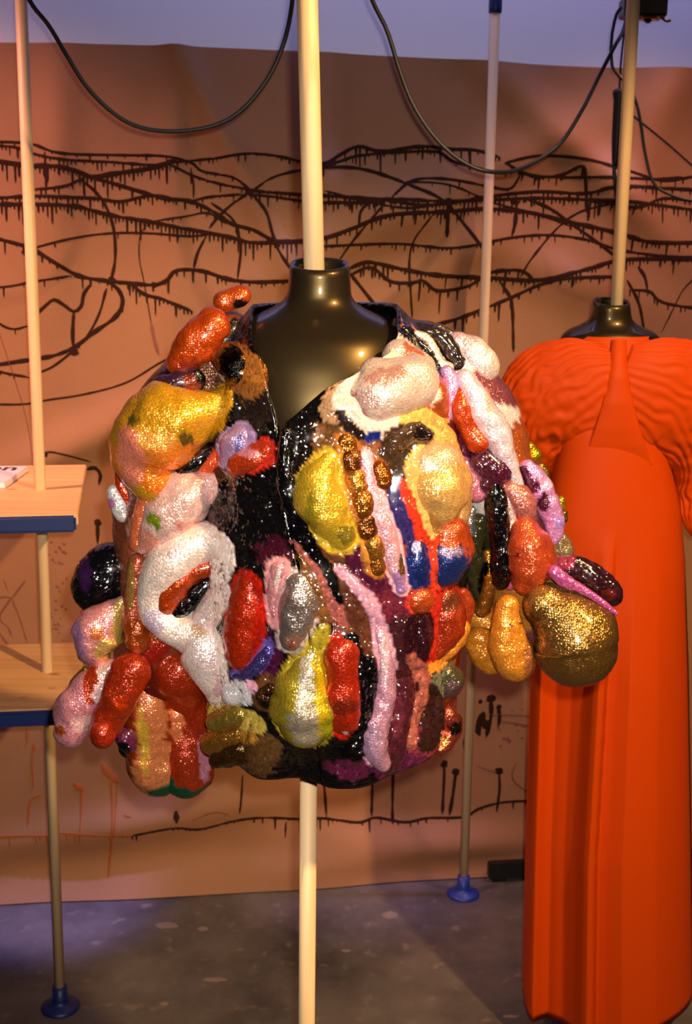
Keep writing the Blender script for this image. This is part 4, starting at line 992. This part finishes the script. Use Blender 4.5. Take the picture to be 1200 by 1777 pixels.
lump('padded_lump', 'lilac ridge running down to the hem', [(588, 984, 7), (612, 1010, 8), (640, 1042, 9), (652, 1080, 11), (662, 1120, 14), (668, 1165, 15), (666, 1215, 17), (652, 1262, 20), (648, 1300, 20), (664, 1328, 12)], (204, 156, 176), m_seq, [(640, 1290, (20, 40), (186, 150, 176)), (668, 1130, (8, 60), (226, 196, 204)), (655, 1090, 10, (226, 170, 190))], lift=1.0)
lump('padded_lump', 'dark plum ridge beside the lilac one', [(688, 1165, 14), (696, 1200, 20), (690, 1250, 20), (682, 1295, 20), (676, 1325, 12)], (88, 38, 46), m_bead, [(690, 1240, (10, 40), (110, 50, 60))], lift=.45)
lump('padded_lump', 'copper ridge beside the plum one', [(712, 1130, 9), (724, 1165, 13), (728, 1205, 15), (712, 1240, 12), (708, 1285, 14)], (168, 100, 84), m_bead, [(718, 1190, 10, (80, 36, 34))], lift=.45)
lump('padded_lump', 'dark ridge at the right end of the hem', [(742, 1190, 15), (750, 1230, 18), (744, 1275, 18)], (74, 42, 36), m_bead, [(746, 1290, 12, (150, 60, 60))], lift=.35)
lump('padded_lump', 'copper pink frill at the right end of the hem', [(776, 1238, 12), (785, 1258, 16), (778, 1280, 14), (762, 1300, 12)], (196, 100, 80), m_gold, [(790, 1265, 12, (70, 50, 34)), (770, 1285, 10, (206, 140, 80))], lift=.2, bumpy=.16)
lump('padded_lump', 'silver green ball under the orange finger', [(765, 1172, 24), (774, 1185, 29)], (136, 132, 104), m_gold, [(748, 1172, (9, 20), BLK), (785, 1195, (16, 20), (160, 130, 130))], lift=.0)
lump('padded_lump', 'copper pink strip beside the black lapel', [(514, 940, 5), (532, 962, 8), (552, 985, 11), (566, 1015, 12), (582, 1048, 11), (596, 1080, 7)], (176, 106, 96), m_bead, [(545, 965, 8, (150, 120, 60))], lift=.45)
lump('padded_lump', 'dark gold strip beside the copper one', [(522, 965, 8), (540, 1000, 12), (552, 1040, 14), (562, 1070, 10)], (128, 88, 52), m_gold, lift=.3)
lump('padded_lump', 'olive brown strip between the lapel and the lilac ridge', [(596, 1010, 8), (615, 1050, 13), (628, 1090, 14), (632, 1130, 12)], (106, 64, 44), m_bead, lift=.25)
# right sleeve
lump('padded_lump', 'inner black band on the right shoulder', [(700, 578, 12), (726, 602, 14), (750, 628, 14), (764, 648, 11)], (38, 28, 26), m_bead, lift=.6)
lump('padded_lump', 'cream squiggle between the black bands', [(722, 580, 6), (740, 588, 7), (752, 608, 8), (764, 630, 8), (780, 638, 7)], (232, 210, 190), m_seq, lift=1.0)
lump('padded_lump', 'outer black band on the right shoulder', [(740, 575, 12), (765, 588, 14), (782, 608, 14), (793, 630, 12)], (60, 46, 40), m_bead, lift=.6)
lump('padded_lump', 'brown fold along the back of the right shoulder', [(690, 560, 10), (720, 566, 12), (760, 574, 13), (790, 590, 12)], (88, 66, 48), m_bead, Y=1.64)
lump('padded_lump', 'white shoulder ball at the right', [(792, 598, 22), (815, 615, 34), (832, 638, 32), (832, 655, 24)], (236, 216, 208), m_seq, [(800, 590, (24, 16), (226, 190, 190))], Y=1.60)
lump('padded_lump', 'lilac strip above the red comma', [(774, 645, 11), (784, 668, 15), (783, 695, 16), (776, 715, 10)], (206, 160, 206), m_seq, lift=.6)
lump('padded_lump', 'white strip running down the outer right sleeve', [(806, 655, 14), (822, 690, 21), (840, 722, 23), (860, 755, 22), (876, 790, 17), (890, 822, 11), (905, 850, 6)], (234, 214, 222), m_seq, [(850, 690, (10, 30), (236, 200, 190))], lift=.6)
lump('padded_lump', 'red comma-shaped lump on the right sleeve', [(798, 682, 11), (800, 710, 19), (812, 742, 17), (830, 768, 18)], (208, 66, 32), m_seq, lift=.85)
lump('padded_lump', 'red-brown outer edge of the right sleeve', [(868, 718, 12), (884, 752, 17), (892, 785, 18), (890, 805, 12)], (190, 76, 50), m_seq, Y=1.60)
lump('padded_lump', 'dark plum hollow below the red comma', [(838, 800, 22), (862, 818, 24), (850, 840, 18)], (84, 32, 52), m_bead, lift=.25)
lump('padded_lump', 'pink strip right of the gold egg', [(803, 798, 10), (816, 828, 16), (828, 856, 15)], (206, 130, 150), m_seq, lift=.65)
lump('padded_lump', 'plum strip above the pink one', [(770, 740, 12), (790, 765, 14), (806, 785, 10)], (110, 40, 56), m_seq, lift=.3)
lump('padded_lump', 'black bumpy stripe on the right sleeve', [(860, 832, 13), (862, 865, 17), (866, 905, 17), (872, 945, 16), (872, 985, 18), (870, 1010, 13)], BLK, m_bead, lift=.8, bumpy=.09)
lump('padded_lump', 'cream pink edge beside the black stripe', [(870, 842, 6), (883, 875, 7), (888, 905, 7), (884, 940, 6)], (230, 190, 180), m_seq, lift=1.0)
lump('padded_lump', 'pink foot of the black stripe', [(884, 990, 8), (884, 1015, 9)], (206, 110, 130), m_seq, lift=.8)
lump('padded_lump', 'dark olive lump left of the black stripe', [(834, 905, 14), (824, 935, 16), (822, 975, 17), (828, 1015, 14), (832, 1040, 8)], (70, 62, 34), m_bead, [(838, 1010, (8, 26), BLK)], lift=.8)
lump('padded_lump', 'amber strip beside the olive lump', [(846, 960, 7), (850, 990, 9), (848, 1025, 10), (836, 1060, 12)], (206, 146, 66), m_gold, [(842, 985, (5, 14), BLK)], lift=.8)
lump('padded_lump', 'silver beads beside the heart', [(818, 885, 7), (814, 905, 9), (816, 925, 7)], (206, 196, 186), m_gold, lift=.9)
lump('padded_lump', 'coral red egg on the right sleeve', [(910, 918, 22), (917, 948, 33), (922, 985, 36), (918, 1008, 26)], (208, 74, 58), m_seq, [(898, 963, 4, (120, 30, 30))], lift=.9)
lump('padded_lump', 'copper pink patch above the coral egg', [(885, 850, 15), (905, 870, 20), (912, 890, 16)], (190, 120, 110), m_seq, lift=.55)
lump('padded_lump', 'lilac pink frill down the outer right edge', [(915, 812, 15), (930, 835, 22), (945, 868, 22), (960, 900, 20), (962, 925, 15), (955, 945, 8)], (214, 156, 204), m_seq, [(908, 828, (12, 20), (110, 36, 70)), (925, 842, (12, 14), (110, 40, 76)), (940, 872, (12, 16), (96, 34, 60)), (948, 838, 12, (226, 180, 216)), (970, 905, 10, (190, 156, 220))], Y=1.56, bumpy=.10)
lump('padded_lump', 'yellow bead at the outer right edge', [(916, 778, 12), (926, 790, 13)], (206, 176, 40), m_gold, Y=1.62)
lump('padded_lump', 'olive gold bead below the yellow one', [(938, 812, 10), (944, 826, 10)], (170, 140, 50), m_gold, Y=1.63)
lump('padded_lump', 'small gold bead low on the outer right edge', [(972, 868, 8), (974, 876, 8)], (196, 160, 50), m_gold, Y=1.60)
lump('padded_lump', 'bronze bead below the small gold one', [(977, 892, 8), (977, 900, 8)], (150, 120, 60), m_gold, Y=1.60)
lump('padded_lump', 'taupe fold under the lilac frill', [(968, 935, 16), (978, 955, 17), (972, 975, 14)], (150, 124, 92), m_seq, Y=1.60)
lump('padded_lump', 'dark plum bumpy lump at the right tip', [(976, 980, 16), (1000, 985, 22), (1030, 1004, 25), (1056, 1022, 22), (1062, 1035, 18)], (62, 28, 34), m_bead, [(980, 975, (18, 14), (150, 60, 80)), (1055, 1030, 12, (110, 40, 36))], Y=1.565, bumpy=.10)
lump('padded_lump', 'magenta pink strip between the plum lump and the bronze ball', [(962, 992, 12), (980, 1008, 12), (1008, 1022, 8), (1040, 1042, 6), (1068, 1064, 4)], (196, 104, 160), m_seq, Y=1.52)
lump('padded_lump', 'amber lump at the far right cuff', [(832, 1075, 22), (845, 1085, 24), (842, 1105, 20)], (212, 146, 56), m_seq, lift=.5)
lump('padded_lump', 'outer left orange lobe below the cuff', [(832, 1112, 26), (842, 1138, 26), (852, 1152, 20)], (206, 138, 48), m_seq, Y=1.58)
lump('padded_lump', 'orange two-lobed lump beside the bronze ball', [(880, 1052, 21), (878, 1085, 29), (884, 1120, 36), (894, 1148, 36)], (214, 146, 54), m_seq, [(918, 1140, (10, 50), (170, 110, 60)), (885, 1083, 3, BLK), (903, 1082, 3, BLK)], Y=1.53)
lump('padded_lump', 'large bronze gold ball at the right cuff', [(946, 1050, 40), (975, 1075, 62), (996, 1105, 76), (1000, 1122, 72)], (164, 124, 66), m_gold, [(935, 1030, (20, 20), (190, 150, 80)), (925, 1110, (10, 50), (120, 84, 50))], Y=1.53, flat=.9, bumpy=.03)

# the cloth swells up round every padded form and takes on its colour along the seam
for o in [c for c in jacket.children if c.name.split('.')[0] in ('sleeve', 'body_shell')]:
    me = o.data; n = len(me.vertices); co = np.empty(n * 3, np.float32); me.vertices.foreach_get('co', co); co = co.reshape(-1, 3)
    col = np.empty(n * 4, np.float32); me.color_attributes['pattern'].data.foreach_get('color', col); col = col.reshape(-1, 4)
    h = np.zeros(n, np.float32); best = np.full(n, 9.0, np.float32)
    wob = np.array([noise.noise(Vector((p[0] * 70, p[1] * 70, p[2] * 70))) for p in co]) * .10
    for P, R, c in SEWN:
        P = np.array(P, np.float32); R = np.array(R, np.float32)
        d = (np.sqrt((co[:, None, 0] - P[None, :, 0]) ** 2 + (co[:, None, 2] - P[None, :, 2]) ** 2) / R[None]).min(1)
        t = np.clip((1.9 - d) / 1.0, 0, 1); h = np.maximum(h, R.mean() * .32 * t * t * (3 - 2 * t))
        q = (d + wob < 1.09) & (d < best); best[q] = d[q]
        lc = np.array(s2l(c)) ** DYE; col[q, :3] = lc * .85
    front = np.clip((YC - .03 - co[:, 1]) / .05, 0, 1)
    keep = front < .5
    co[:, 1] -= np.minimum(h, .015) * front
    orig = np.empty(n * 4, np.float32); me.color_attributes['pattern'].data.foreach_get('color', orig); orig = orig.reshape(-1, 4)
    col[keep] = orig[keep]
    me.vertices.foreach_set('co', co.ravel()); me.color_attributes['pattern'].data.foreach_set('color', col.ravel()); me.update()
